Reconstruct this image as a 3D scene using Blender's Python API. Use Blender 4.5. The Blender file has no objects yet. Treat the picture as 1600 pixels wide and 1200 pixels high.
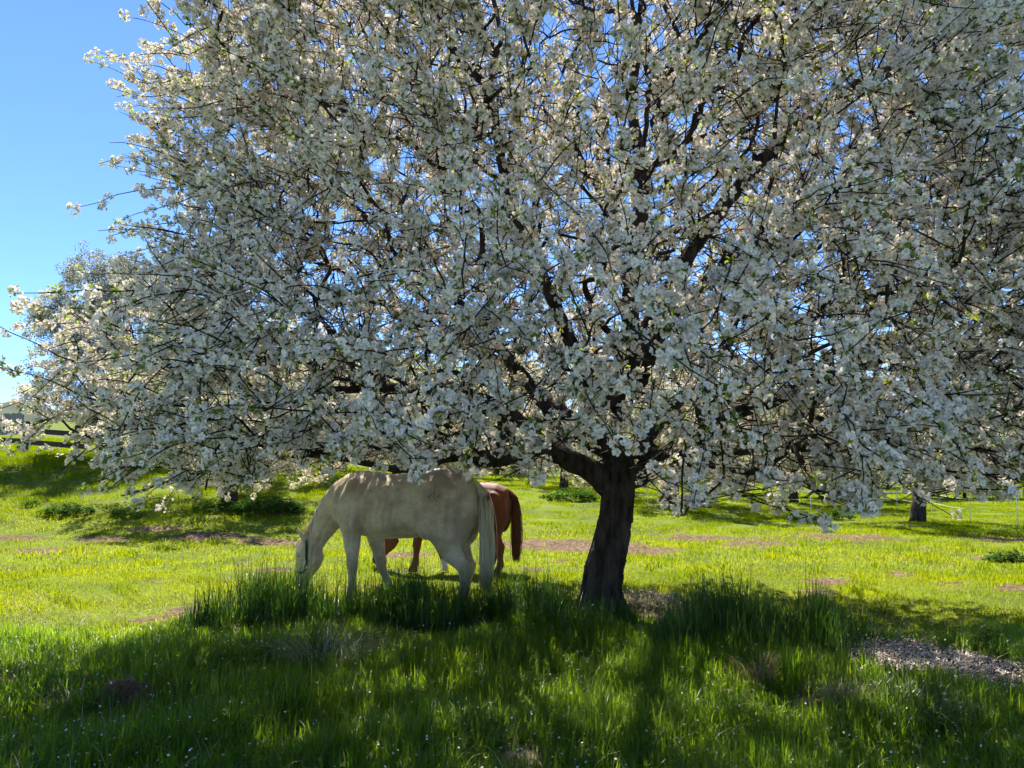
import bpy, math, random
import numpy as np
from mathutils import Vector, Matrix
from mathutils.bvhtree import BVHTree

rng = np.random.default_rng(7)
random.seed(7)
sc = bpy.context.scene
COL = sc.collection

# ------------------------------------------------------------------ camera
CAM_H = 1.65
PITCH = math.atan(125 / 1200)
cam_d = bpy.data.cameras.new('camera')
cam_d.sensor_width = 36.0
cam_d.lens = 27.0
cam_d.clip_start = 0.05
cam_d.clip_end = 6000
cam = bpy.data.objects.new('camera', cam_d)
COL.objects.link(cam)
cam.location = (0, 0, CAM_H)
cam.rotation_euler = (math.pi / 2 + PITCH, 0, 0)
sc.camera = cam

# ------------------------------------------------------------------ sky, sun, exposure
SUN_EL = math.radians(56)
SUN_AZ = math.radians(-14)          # a little left of straight ahead (+Y)
w = bpy.data.worlds.new('World')
sc.world = w
w.use_nodes = True
nt = w.node_tree
bg = nt.nodes['Background']
sky = nt.nodes.new('ShaderNodeTexSky')
sky.sky_type = 'NISHITA'
sky.sun_disc = False
sky.sun_elevation = SUN_EL
sky.sun_rotation = SUN_AZ
sky.altitude = 2500
sky.air_density = 1.0
sky.dust_density = 0.0
sky.ozone_density = 10.0
nt.links.new(sky.outputs[0], bg.inputs[0])
bg.inputs[1].default_value = 0.090
sun_d = bpy.data.lights.new('sun', 'SUN')
sun_d.energy = 5.0
sun_d.angle = math.radians(0.53)
sun_d.color = (1.0, 0.95, 0.86)
sun = bpy.data.objects.new('sun', sun_d)
COL.objects.link(sun)
to_sun = Vector((math.sin(SUN_AZ) * math.cos(SUN_EL), math.cos(SUN_AZ) * math.cos(SUN_EL), math.sin(SUN_EL)))
sun.rotation_euler = to_sun.to_track_quat('Z', 'Y').to_euler()
sun.location = (0, 30, 40)
vs = sc.view_settings
vs.view_transform = 'Standard'
vs.look = 'None'
vs.gamma = 1
vs.use_curve_mapping = False
vs.exposure = 1.58
cy = sc.cycles
cy.max_bounces = 4
cy.diffuse_bounces = 2
cy.glossy_bounces = 2
cy.transmission_bounces = 3
cy.transparent_max_bounces = 4
cy.caustics_reflective = False
cy.caustics_refractive = False
cy.use_denoising = True
cy.use_adaptive_sampling = True
cy.adaptive_threshold = 0.03

# ------------------------------------------------------------------ helpers
def W(px, py, Y):
    """world point at depth Y seen at photograph pixel (px, py)"""
    dx, dy = (px - 800) / 1200, (600 - py) / 1200
    c, s = math.cos(PITCH), math.sin(PITCH)
    d = (dx, c - dy * s, s + dy * c)
    k = Y / d[1]
    return np.array((d[0] * k, Y, CAM_H + d[2] * k))

def terrain(x, y):
    x = np.asarray(x, float); y = np.asarray(y, float)
    t = np.clip((y - 14.5) / 13.0, 0, 1); t = t * t * (3 - 2 * t)
    A = np.clip(0.85 - 0.085 * x * 22 / np.maximum(y, 16), 0.05, 2.35)
    z = t * A
    side = np.clip((-x / np.maximum(y, 1) - 0.30) / 0.25, 0, 1)
    z = z + side * np.clip(y - 29, 0, 300) * 0.055
    far = np.clip((y - 40) / 200, 0, 1)
    z = z + far * 1.2
    z = z + 0.035 * np.sin(x * 0.9 + 1.3) * np.sin(y * 0.8) + 0.02 * np.sin(x * 2.3 + y * 1.7) + 0.015 * np.sin(3.1 * x - 2.4 * y)
    return z

def G(px, py):
    """ground point under pixel"""
    dx, dy = (px - 800) / 1200, (600 - py) / 1200
    c, s = math.cos(PITCH), math.sin(PITCH)
    d = np.array((dx, c - dy * s, s + dy * c)); d /= d[1]
    ys = np.arange(2.5, 120, 0.05)
    z = CAM_H + d[2] * ys
    g = terrain(d[0] * ys, ys)
    i = np.argmax(z < g)
    if i == 0: i = len(ys) - 1
    return np.array((d[0] * ys[i], ys[i], g[i]))

def new_mat(name):
    m = bpy.data.materials.new(name); m.use_nodes = True
    return m, m.node_tree.nodes, m.node_tree.links

def foliage_mat(name, c1, c2, trans, tcol, scale=3.0, rough=0.45, spec=0.35, obj_random=0.5, tint=False):
    """thin leaf or petal: reflects on both sides and lets light through"""
    m, n, l = new_mat(name)
    p = n['Principled BSDF']; out = n['Material Output']
    p.inputs['Roughness'].default_value = rough
    p.inputs['Specular IOR Level'].default_value = spec
    geo = n.new('ShaderNodeNewGeometry'); oi = n.new('ShaderNodeObjectInfo')
    noise = n.new('ShaderNodeTexNoise'); noise.inputs['Scale'].default_value = scale
    l.new(geo.outputs['Position'], noise.inputs['Vector'])
    add = n.new('ShaderNodeMath'); add.operation = 'MULTIPLY_ADD'
    if tint:
        ta = n.new('ShaderNodeAttribute'); ta.attribute_name = 'tint'; l.new(ta.outputs['Fac'], add.inputs[0])
    else: l.new(oi.outputs['Random'], add.inputs[0])
    add.inputs[1].default_value = obj_random
    rm = n.new('ShaderNodeMath'); rm.operation = 'MULTIPLY_ADD'
    l.new(noise.outputs[0], rm.inputs[0]); rm.inputs[1].default_value = 1.6; rm.inputs[2].default_value = -0.3 - obj_random * 0.5
    l.new(rm.outputs[0], add.inputs[2]); add.use_clamp = True
    ramp = n.new('ShaderNodeMixRGB')
    ramp.inputs[1].default_value = (*c1, 1); ramp.inputs[2].default_value = (*c2, 1)
    l.new(add.outputs[0], ramp.inputs[0])
    if spec < 0.2:
        n.remove(p); p = n.new('ShaderNodeBsdfDiffuse'); l.new(ramp.outputs[0], p.inputs[0])
    else: l.new(ramp.outputs[0], p.inputs['Base Color'])
    tr = n.new('ShaderNodeBsdfTranslucent')
    mul = n.new('ShaderNodeMixRGB'); mul.blend_type = 'MULTIPLY'; mul.inputs[0].default_value = 1
    l.new(ramp.outputs[0], mul.inputs[1]); mul.inputs[2].default_value = (*tcol, 1)
    l.new(mul.outputs[0], tr.inputs[0])
    mx = n.new('ShaderNodeMixShader'); mx.inputs[0].default_value = trans
    l.new(p.outputs[0], mx.inputs[1]); l.new(tr.outputs[0], mx.inputs[2])
    l.new(mx.outputs[0], out.inputs[0])
    return m

def solid_mat(name, c1, c2, scale=8.0, rough=0.8, bump=0.0, bscale=40.0, stretch=(1, 1, 1), spec=0.2, detail=6):
    m, n, l = new_mat(name)
    p = n['Principled BSDF']; p.inputs['Roughness'].default_value = rough
    p.inputs['Specular IOR Level'].default_value = spec
    tc = n.new('ShaderNodeTexCoord'); mp = n.new('ShaderNodeMapping'); mp.inputs['Scale'].default_value = stretch
    l.new(tc.outputs['Object'], mp.inputs[0])
    no = n.new('ShaderNodeTexNoise'); no.inputs['Scale'].default_value = scale; no.inputs['Detail'].default_value = detail
    l.new(mp.outputs[0], no.inputs['Vector'])
    cr = n.new('ShaderNodeValToRGB')
    cr.color_ramp.elements[0].position = 0.32; cr.color_ramp.elements[1].position = 0.68
    cr.color_ramp.elements[0].color = (*c1, 1); cr.color_ramp.elements[1].color = (*c2, 1)
    l.new(no.outputs[0], cr.inputs[0]); l.new(cr.outputs[0], p.inputs['Base Color'])
    if bump:
        n2 = n.new('ShaderNodeTexNoise'); n2.inputs['Scale'].default_value = bscale; n2.inputs['Detail'].default_value = 5
        l.new(mp.outputs[0], n2.inputs['Vector'])
        b = n.new('ShaderNodeBump'); b.inputs['Strength'].default_value = bump; b.inputs['Distance'].default_value = 0.03
        l.new(n2.outputs[0], b.inputs['Height']); l.new(b.outputs[0], p.inputs['Normal'])
    return m

M = {}
M['petal'] = foliage_mat('blossom_petal', (0.93, 0.83, 0.71), (0.86, 0.76, 0.655), 0.24, (1.0, 0.99, 0.95), 6, 0.6, 0.15, obj_random=0.6)
M['bud'] = foliage_mat('pink_bud', (0.75, 0.42, 0.46), (0.8, 0.6, 0.6), 0.3, (1, 0.9, 0.9), 6, 0.6, 0.15)
M['stamen'] = foliage_mat('stamen', (0.55, 0.45, 0.12), (0.45, 0.40, 0.12), 0.2, (1, 1, 1), 6, 0.7, 0.1)
M['leaf'] = foliage_mat('young_leaf', (0.075, 0.12, 0.020), (0.13, 0.16, 0.018), 0.55, (3.0, 2.9, 0.9), 5, 0.4, 0.4)
M['stem'] = solid_mat('green_stem', (0.10, 0.11, 0.04), (0.12, 0.10, 0.05), 30)
M['bark'] = solid_mat('apple_bark', (0.016, 0.011, 0.008), (0.085, 0.066, 0.050), 13, 0.95, 1.0, 30, (1, 1, 0.30), 0.08, 9)
M['twig'] = solid_mat('twig_bark', (0.016, 0.011, 0.009), (0.040, 0.030, 0.023), 14, 0.8, 0.0, 40, (1, 1, 1), 0.15)
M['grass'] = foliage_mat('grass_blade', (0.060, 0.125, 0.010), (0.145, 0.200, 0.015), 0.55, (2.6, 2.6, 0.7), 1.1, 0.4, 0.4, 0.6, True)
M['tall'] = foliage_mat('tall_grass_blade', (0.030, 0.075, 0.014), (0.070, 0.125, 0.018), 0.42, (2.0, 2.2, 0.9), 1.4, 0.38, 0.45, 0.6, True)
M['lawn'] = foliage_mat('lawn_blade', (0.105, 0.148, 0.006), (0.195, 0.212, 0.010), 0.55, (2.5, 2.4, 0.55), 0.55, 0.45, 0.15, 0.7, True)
M['straw'] = foliage_mat('dry_straw', (0.36, 0.29, 0.16), (0.54, 0.46, 0.29), 0.35, (1, 1, 0.9), 4, 0.6, 0.2)
M['hay'] = foliage_mat('brown_hay', (0.24, 0.125, 0.065), (0.42, 0.27, 0.16), 0.2, (1, 0.9, 0.8), 9, 0.8, 0.1)
M['nettle'] = foliage_mat('weed_leaf', (0.030, 0.070, 0.018), (0.060, 0.115, 0.020), 0.35, (1.6, 1.9, 0.9), 3, 0.6, 0.15)
M['fuzzy'] = foliage_mat('grey_green_leaf', (0.12, 0.135, 0.09), (0.22, 0.225, 0.16), 0.35, (1.2, 1.3, 0.9), 1.2, 0.5, 0.3)
M['far_leaf'] = foliage_mat('spring_leaf', (0.07, 0.12, 0.02), (0.14, 0.19, 0.03), 0.5, (1.9, 2.0, 0.9), 0.8, 0.45, 0.3)
M['yellow'] = foliage_mat('dandelion_yellow', (0.85, 0.55, 0.01), (0.9, 0.62, 0.02), 0.3, (1, 1, 0.8), 20, 0.6, 0.2)
M['wood'] = solid_mat('weathered_wood', (0.055, 0.043, 0.035), (0.11, 0.09, 0.075), 5, 0.85, 0.4, 60, (0.6, 6, 6), 0.1)
M['board'] = solid_mat('grey_board', (0.16, 0.155, 0.15), (0.24, 0.23, 0.22), 3, 0.85, 0.3, 40, (5, 5, 0.5), 0.1)
M['white_post'] = solid_mat('white_plastic', (0.72, 0.72, 0.70), (0.8, 0.8, 0.78), 5, 0.5)
M['asphalt'] = solid_mat('asphalt', (0.045, 0.045, 0.05), (0.065, 0.065, 0.068), 3, 0.85, 0.2, 90)
M['forest'] = solid_mat('hill_forest', (0.030, 0.052, 0.028), (0.075, 0.095, 0.055), 0.03, 0.95, 0.0)

def link(o, parent=None):
    COL.objects.link(o)
    if parent: o.parent = parent
    return o

def tag(o, label=None, cat=None, group=None, kind=None):
    for k, v in (('label', label), ('category', cat), ('group', group), ('kind', kind)):
        if v: o[k] = v
    return o

def empty(name, loc=(0, 0, 0), rz=0.0):
    o = bpy.data.objects.new(name, None); o.empty_display_size = 0.2
    o.location = loc; o.rotation_euler = (0, 0, rz)
    return link(o)

class MB:
    def __init__(s): s.v = []; s.f = []; s.m = []; s.n = 0
    def add(s, v, f, m=0):
        v = np.asarray(v, float).reshape(-1, 3)
        s.v.append(v)
        for q in f: s.f.append(tuple(int(i) + s.n for i in q)); s.m.append(m)
        s.n += len(v)
    def mesh(s, name, mats, smooth=True):
        me = bpy.data.meshes.new(name)
        me.from_pydata(np.concatenate(s.v).tolist() if s.v else [], [], s.f)
        for m in mats: me.materials.append(m)
        if len(mats) > 1: me.polygons.foreach_set('material_index', np.array(s.m, dtype=np.int32))
        if smooth: me.polygons.foreach_set('use_smooth', np.ones(len(s.f), dtype=bool))
        me.update(); return me
    def build(s, name, mats, parent=None, smooth=True):
        if not isinstance(mats, (list, tuple)): mats = [mats]
        return link(bpy.data.objects.new(name, s.mesh(name, mats, smooth)), parent)
    def box(s, lo, hi, m=0):
        x0, y0, z0 = lo; x1, y1, z1 = hi
        s.add([(x0,y0,z0),(x1,y0,z0),(x1,y1,z0),(x0,y1,z0),(x0,y0,z1),(x1,y0,z1),(x1,y1,z1),(x0,y1,z1)],
              [(0,3,2,1),(4,5,6,7),(0,1,5,4),(1,2,6,5),(2,3,7,6),(3,0,4,7)], m)
    def tube(s, P, R, sides=6, m=0, cap=True, phase=0.0, rough=0.0):
        P = np.asarray(P, float); R = np.broadcast_to(np.asarray(R, float), (len(P),))
        T = np.gradient(P, axis=0); T /= np.linalg.norm(T, axis=1)[:, None] + 1e-9
        a = np.array((0.31, 0.22, 0.92)) if abs(T[0][2]) < 0.8 else np.array((0.9, 0.3, 0.1))
        U = np.cross(T, a); U /= np.linalg.norm(U, axis=1)[:, None] + 1e-9
        V = np.cross(T, U)
        th = np.arange(sides) * 2 * math.pi / sides + phase
        rr = R[:, None] * (1 + (rough * rng.normal(size=(len(P), sides)) if rough else 0))
        ring = P[:, None] + rr[:, :, None] * (np.cos(th)[None, :, None] * U[:, None] + np.sin(th)[None, :, None] * V[:, None])
        n = len(P); f = []
        for i in range(n - 1):
            for j in range(sides):
                k = (j + 1) % sides
                f.append((i*sides+j, i*sides+k, (i+1)*sides+k, (i+1)*sides+j))
        if cap:
            f.append(tuple(range(sides - 1, -1, -1))); f.append(tuple((n-1)*sides + j for j in range(sides)))
        s.add(ring, f, m)

def unit(v):
    v = np.asarray(v, float); return v / (np.linalg.norm(v, axis=-1, keepdims=True) + 1e-9)

def frame(n):
    n = unit(n); a = np.array((0, 0, 1.0)) if abs(n[2]) < 0.9 else np.array((1.0, 0, 0))
    u = unit(np.cross(a, n)); return u, np.cross(n, u), n

def rv(k=3): return rng.normal(size=k)

# geometry-node scatter of small pieces (blossoms, blades) -> ONE object
def source(objs, name):
    c = bpy.data.collections.new(name)
    for o in objs: c.objects.link(o)
    return c

def scatter(name, pts, rots, scales, idx, coll, parent=None):
    me = bpy.data.meshes.new(name)
    me.vertices.add(len(pts)); me.vertices.foreach_set('co', np.asarray(pts, np.float32).ravel())
    a = me.attributes.new('rot', 'FLOAT_VECTOR', 'POINT'); a.data.foreach_set('vector', np.asarray(rots, np.float32).ravel())
    sc3 = np.asarray(scales, np.float32)
    if sc3.ndim == 1: sc3 = np.repeat(sc3[:, None], 3, 1)
    a = me.attributes.new('scl', 'FLOAT_VECTOR', 'POINT'); a.data.foreach_set('vector', sc3.ravel())
    a = me.attributes.new('pick', 'INT', 'POINT'); a.data.foreach_set('value', np.asarray(idx, np.int32))
    o = link(bpy.data.objects.new(name, me), parent)
    g = bpy.data.node_groups.new(name + '_scatter', 'GeometryNodeTree')
    g.interface.new_socket('Geometry', in_out='INPUT', socket_type='NodeSocketGeometry')
    g.interface.new_socket('Geometry', in_out='OUTPUT', socket_type='NodeSocketGeometry')
    N = g.nodes; L = g.links
    gi = N.new('NodeGroupInput'); go = N.new('NodeGroupOutput')
    ip = N.new('GeometryNodeInstanceOnPoints'); ci = N.new('GeometryNodeCollectionInfo')
    ci.inputs['Collection'].default_value = coll
    ci.inputs['Separate Children'].default_value = True; ci.inputs['Reset Children'].default_value = True
    ip.inputs['Pick Instance'].default_value = True
    def na(nm, dt):
        q = N.new('GeometryNodeInputNamedAttribute'); q.data_type = dt; q.inputs['Name'].default_value = nm
        return [s for s in q.outputs if s.enabled and s.name == 'Attribute'][0]
    e2r = N.new('FunctionNodeEulerToRotation')
    L.new(na('rot', 'FLOAT_VECTOR'), e2r.inputs[0])
    L.new(gi.outputs[0], ip.inputs['Points']); L.new(ci.outputs[0], ip.inputs['Instance'])
    L.new(e2r.outputs[0], ip.inputs['Rotation']); L.new(na('scl', 'FLOAT_VECTOR'), ip.inputs['Scale'])
    L.new(na('pick', 'INT'), ip.inputs['Instance Index'])
    L.new(ip.outputs[0], go.inputs[0])
    md = o.modifiers.new('scatter', 'NODES'); md.node_group = g
    return o

# ------------------------------------------------------------------ ground
DIRT = []   # (x, y, rx, ry) bare places
def dirt(px, py, wx, wy):
    c = G(px, py); a = G(px, py - wy); b = G(px, py + wy)
    DIRT.append((c[0], c[1], wx / 1200 * c[1], max(0.12, (a[1] - b[1]) / 2)))
for q in [(330, 838, 90, 6), (430, 848, 60, 5), (900, 856, 115, 8), (1000, 862, 70, 6), (840, 850, 60, 8), (1290, 910, 32, 6), (1590, 918, 30, 5),
          (60, 862, 40, 4), (170, 843, 40, 4), (280, 952, 26, 4), (230, 970, 34, 4), (1190, 848, 60, 3), (1130, 842, 90, 3), (1330, 838, 70, 4),
          (1550, 845, 60, 3), (240, 826, 50, 4), (1015, 940, 45, 22), (1280, 925, 25, 5), (30, 842, 40, 4), (1420, 1035, 115, 40), (1560, 1062, 70, 26),
          (1340, 1015, 35, 18), (1290, 1100, 60, 16), (90, 1100, 40, 12), (10, 1085, 30, 12), (1200, 1070, 40, 10), (820, 1192, 40, 8), (640, 868, 40, 5)]:
    dirt(*q)
for _ in range(40):
    yy = rng.uniform(8.8, 19); DIRT.append((rng.uniform(-.66, .66) * yy, yy, rng.uniform(.08, .35), rng.uniform(.06, .2)))
DA = np.array(DIRT)
def bare(x, y):
    """1 in the middle of a bare place, 0 outside"""
    x = np.asarray(x)[..., None]; y = np.asarray(y)[..., None]
    wob = 0.35 * np.sin(x * 7.3 + 2 * np.sin(y * 5.1)) + 0.25 * np.sin(y * 9.7 + x * 3.1)
    d = np.sqrt(((x - DA[:, 0]) / DA[:, 2]) ** 2 + ((y - DA[:, 1]) / DA[:, 3]) ** 2) + wob * 0.5
    return np.clip((1.25 - d) / 0.5, 0, 1).max(-1)

def ground():
    ys = np.concatenate([np.arange(-6, 34, 0.14), np.geomspace(34, 3000, 70)])
    ts = np.linspace(-1, 1, 260)
    X = []; Y = []
    for y in ys:
        half = 14 + max(0, y) * 1.5
        X.append(np.sign(ts) * (np.abs(ts) ** 1.15) * half); Y.append(np.full_like(ts, y))
    X = np.array(X); Y = np.array(Y); Z = terrain(X, Y)
    n, m = X.shape
    V = np.stack([X, Y, Z], -1).reshape(-1, 3)
    i = np.arange(n - 1)[:, None] * m + np.arange(m - 1)[None]
    F = np.stack([i, i + 1, i + m + 1, i + m], -1).reshape(-1, 4)
    me = bpy.data.meshes.new('ground'); me.from_pydata(V.tolist(), [], F.tolist())
    me.polygons.foreach_set('use_smooth', np.ones(len(F), bool))
    b = bare(X, Y).reshape(-1)
    a = me.attributes.new('bare', 'FLOAT', 'POINT'); a.data.foreach_set('value', b.astype(np.float32))
    m_, nn, l = new_mat('meadow_soil_and_turf')
    p = nn['Principled BSDF']; p.inputs['Roughness'].default_value = 0.95; p.inputs['Specular IOR Level'].default_value = 0.1
    geo = nn.new('ShaderNodeNewGeometry')
    n1 = nn.new('ShaderNodeTexNoise'); n1.inputs['Scale'].default_value = 0.7; n1.inputs['Detail'].default_value = 8
    n2 = nn.new('ShaderNodeTexNoise'); n2.inputs['Scale'].default_value = 14; n2.inputs['Detail'].default_value = 8
    l.new(geo.outputs['Position'], n1.inputs['Vector']); l.new(geo.outputs['Position'], n2.inputs['Vector'])
    turf = nn.new('ShaderNodeValToRGB'); turf.color_ramp.elements[0].color = (0.060, 0.085, 0.012, 1); turf.color_ramp.elements[1].color = (0.14, 0.175, 0.016, 1)
    turf.color_ramp.elements[0].position = 0.3; turf.color_ramp.elements[1].position = 0.7
    l.new(n1.outputs[0], turf.inputs[0])
    soil = nn.new('ShaderNodeValToRGB'); soil.color_ramp.elements[0].color = (0.045, 0.028, 0.018, 1); soil.color_ramp.elements[1].color = (0.21, 0.138, 0.082, 1)
    soil.color_ramp.elements[0].position = 0.35; soil.color_ramp.elements[1].position = 0.7
    l.new(n2.outputs[0], soil.inputs[0])
    at = nn.new('ShaderNodeAttribute'); at.attribute_name = 'bare'
    ma = nn.new('ShaderNodeMath'); ma.operation = 'MULTIPLY_ADD'; ma.use_clamp = True
    l.new(n2.outputs[0], ma.inputs[0]); ma.inputs[1].default_value = 0.8
    sub = nn.new('ShaderNodeMath'); sub.operation = 'MULTIPLY_ADD'; l.new(at.outputs['Fac'], sub.inputs[0]); sub.inputs[1].default_value = 1.5; sub.inputs[2].default_value = -0.45
    l.new(sub.outputs[0], ma.inputs[2])
    mx = nn.new('ShaderNodeMixRGB'); l.new(ma.outputs[0], mx.inputs[0]); l.new(turf.outputs[0], mx.inputs[1]); l.new(soil.outputs[0], mx.inputs[2])
    l.new(mx.outputs[0], p.inputs['Base Color'])
    bp = nn.new('ShaderNodeBump'); bp.inputs['Strength'].default_value = 0.8; bp.inputs['Distance'].default_value = 0.06
    l.new(n2.outputs[0], bp.inputs['Height']); l.new(bp.outputs[0], p.inputs['Normal'])
    me.materials.append(m_)
    tag(link(bpy.data.objects.new('ground', me)), kind='structure')
ground()

def hills():
    b = MB(); ang = np.linspace(-1.0, 1.0, 160)
    top = []
    for k, a in enumerate(ang):
        px = 800 + 1200 * math.tan(a)
        e = 0.055 + 0.055 * np.clip((260 - px) / 500, 0, 1) + 0.004 * math.sin(a * 31) + 0.003 * math.sin(a * 67 + 1) + 0.012 * math.sin(a * 7 + 2)
        top.append(e)
    V = []; 
    for r, fr in ((1150, -0.02), (1200, 0.45), (1290, 0.85), (1400, 1.0), (1600, 0.8)):
        for a, e in zip(ang, top):
            wob = 1 + 0.04 * math.sin(a * 150 + r) + 0.03 * rng.normal()
            V.append((r * math.sin(a), r * math.cos(a), CAM_H + 1300 * e * fr * wob))
    n = len(ang)
    F = [(i*n+j, i*n+j+1, (i+1)*n+j+1, (i+1)*n+j) for i in range(4) for j in range(n-1)]
    b.add(V, F)
    tag(b.build('hills', M['forest']), kind='structure')
hills()

def road():
    b = MB(); xs = np.linspace(14, 70, 30)
    V = []
    for x in xs:
        y = 40 + 0.12 * (x - 14)
        for q in (0, 3.6): V.append((x, y + q, terrain(x, y + q) + 0.05))
    b.add(V, [(2*i, 2*i+2, 2*i+3, 2*i+1) for i in range(29)])
    tag(b.build('road', M['asphalt']), kind='structure')
road()

# ------------------------------------------------------------------ blossom clusters (shared meshes)
def petal(b, base, d, n, L, Wd, m=0, cup=0.25):
    d = unit(d); side = unit(np.cross(n, d)); up = np.cross(d, side)
    pts = [base, base + d*L*.45 + side*Wd*.42 + up*L*cup*.35, base + d*L*.45 - side*Wd*.42 + up*L*cup*.35, base + d*L*.5 + up*L*cup*.1,
           base + d*L*.85 + side*Wd*.40 + up*L*cup, base + d*L*.85 - side*Wd*.40 + up*L*cup, base + d*L*1.02 + up*L*cup*.85]
    b.add(pts, [(0,1,3),(0,3,2),(1,4,6,3),(2,3,6,5)], m)

def flower(b, c, n, size):
    u, v, n = frame(n); ph = rng.uniform(0, 6.28); op = rng.uniform(0.1, 0.75)
    for k in range(5):
        a = ph + k * 1.2566 + rng.normal() * 0.12
        d = (math.cos(a) * u + math.sin(a) * v) * math.cos(op) + n * math.sin(op)
        petal(b, c + 0.0015 * d, d, n, size * rng.uniform(.9, 1.1), size * 0.92, 0, rng.uniform(.05, .35))
    for k in range(4):
        a = rng.uniform(0, 6.28); t = c + n * size * .42 + (math.cos(a) * u + math.sin(a) * v) * size * .22
        s = u * 0.0011
        b.add([c - s, c + s, t + s * 1.6, t - s * 1.6], [(0, 1, 2, 3)], 1)

def leaf(b, base, d, n, L, Wd, m=2):
    d = unit(d); side = unit(np.cross(n, d)); up = np.cross(d, side)
    P = [base, base + d*L*.4 + side*Wd*.5 + up*L*.08, base + d*L*.4 - side*Wd*.5 + up*L*.08, base + d*L*.45, base + d*L*.8 + side*Wd*.3, base + d*L*.8 - side*Wd*.3, base + d*L - up*L*.12]
    b.add(P, [(0,1,3),(0,3,2),(1,4,6,3),(2,3,6,5)], m)

def cluster_mesh(name, nf, nl, nb=0, spread=0.040, fs=0.0225):
    b = MB()
    dirs = []
    for k in range(nf):
        for t in range(30):
            d = unit(rv() + np.array((0, 0, 0.55)))
            if all(np.dot(d, e) < 0.80 for e in dirs): break
        dirs.append(d)
        c = d * spread * rng.uniform(.7, 1.15)
        flower(b, c, d + 0.35 * rv(), fs * rng.uniform(.85, 1.12))
        s = unit(np.cross(d, rv())) * 0.0009
        b.add([s * 0, s, c + s, c - s], [(0, 1, 2, 3)], 4)
    for k in range(nb):
        d = unit(rv() + np.array((0, 0, .8))); c = d * spread * rng.uniform(.9, 1.2); u, v, n = frame(d); r = 0.006
        b.add([c - n*r, c + u*r, c + v*r, c - u*r, c - v*r, c + n*r*1.5], [(0,2,1),(0,3,2),(0,4,3),(0,1,4),(5,1,2),(5,2,3),(5,3,4),(5,4,1)], 3)
    for k in range(nl):
        a = rng.uniform(0, 6.28); d = np.array((math.cos(a), math.sin(a), rng.uniform(-.5, .7)))
        leaf(b, d * 0.008, d, np.array((0, 0, 1)) + .5 * rv(), rng.uniform(.030, .052), rng.uniform(.014, .022))
    return b.mesh(name, [M['petal'], M['stamen'], M['leaf'], M['bud'], M['stem']])

CL = [cluster_mesh('blossom_cluster_mesh', nf, nl, nb) for nf, nl, nb in
      ((10, 4, 0), (11, 3, 1), (9, 5, 1), (10, 4, 2), (12, 3, 0), (8, 6, 2), (10, 4, 0), (3, 9, 2))]
SRC_CL = source([bpy.data.objects.new('c%02d' % i, m) for i, m in enumerate(CL)], 'blossom_sources')

def spray_mesh(name, mat_i, n, R, L, mats, nf=0):
    """loose spray of leaves (and flowers) for trees farther off"""
    b = MB()
    for k in range(n):
        c = unit(rv()) * R * rng.uniform(0.1, 1) ** .5
        leaf(b, c, rv(), rv(), L * rng.uniform(.7, 1.3), L * .55, mat_i)
    for k in range(nf):
        c = unit(rv()) * R * rng.uniform(.3, 1) ** .5
        u, v, q = frame(rv()); r = 0.024
        for j in range(3):
            a = j * 2.1 + rng.uniform(0, 1); d = math.cos(a) * u + math.sin(a) * v
            petal(b, c, d + .3*q, q, 0.032, 0.034, 0)
    return b.mesh(name, mats)
FAR_M = [M['petal'], M['far_leaf'], M['fuzzy']]
SRC_FAR = source([bpy.data.objects.new('f%02d' % i, spray_mesh('far_spray', 1, 22, .17, .06, FAR_M, 16)) for i in range(4)], 'far_sources')
SRC_FUZ = source([bpy.data.objects.new('z%02d' % i, spray_mesh('fuzzy_spray', 2, 44, .2, .055, FAR_M, 5)) for i in range(4)], 'fuzzy_sources')
SRC_GRN = source([bpy.data.objects.new('g%02d' % i, spray_mesh('green_spray', 1, 40, .3, .11, FAR_M, 0)) for i in range(4)], 'green_sources')

# ------------------------------------------------------------------ trees
def grow(seeds, pts, bf):
    """seeds: list of polylines (array Nx3, radii N, parent index or None); joins every attractor to the cheapest node"""
    pos = []; par = []; plen = []; rmin = []
    for P, R, at in seeds:
        prev = None
        for k, p in enumerate(P):
            if k == 0 and at is not None:
                d = [np.linalg.norm(np.array(q) - p) for q in pos]
                prev = int(np.argmin(d))
            i = len(pos); pos.append(np.array(p)); rmin.append(R[k])
            if prev is None: par.append(-1); plen.append(0)
            else: par.append(prev); plen.append(plen[prev] + np.linalg.norm(pos[prev] - pos[i]))
            prev = i
    n0 = len(pos); N = len(pts)
    pos = np.concatenate([np.array(pos), pts]); par = np.concatenate([np.array(par), np.full(N, -1)])
    plen = np.concatenate([np.array(plen), np.zeros(N)]); rmin = np.concatenate([np.array(rmin), np.zeros(N)])
    best = np.full(N, 1e9); bn = np.zeros(N, int)
    def relax(i):
        d = np.linalg.norm(pts - pos[i], axis=1)
        c = d + bf * (plen[i] + d) + 0.25 * d * d
        k = c < best; best[k] = c[k]; bn[k] = i
    for i in range(2, n0): relax(i)
    done = np.zeros(N, bool); order = list(range(n0))
    for _ in range(N):
        c = np.where(done, 1e9, best); j = int(np.argmin(c)); done[j] = True
        i = n0 + j; par[i] = bn[j]; plen[i] = plen[bn[j]] + np.linalg.norm(pos[i] - pos[bn[j]])
        order.append(i); relax(i)
    return pos, par, rmin, order

def pipe(pos, par, rmin, order, rtip, ex):
    acc = np.zeros(len(pos)); r = np.zeros(len(pos))
    for i in reversed(order):
        if acc[i] == 0: acc[i] = rtip ** ex
        r[i] = max(acc[i] ** (1 / ex), rmin[i])
        if par[i] >= 0: acc[par[i]] += acc[i]
    return r

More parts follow.
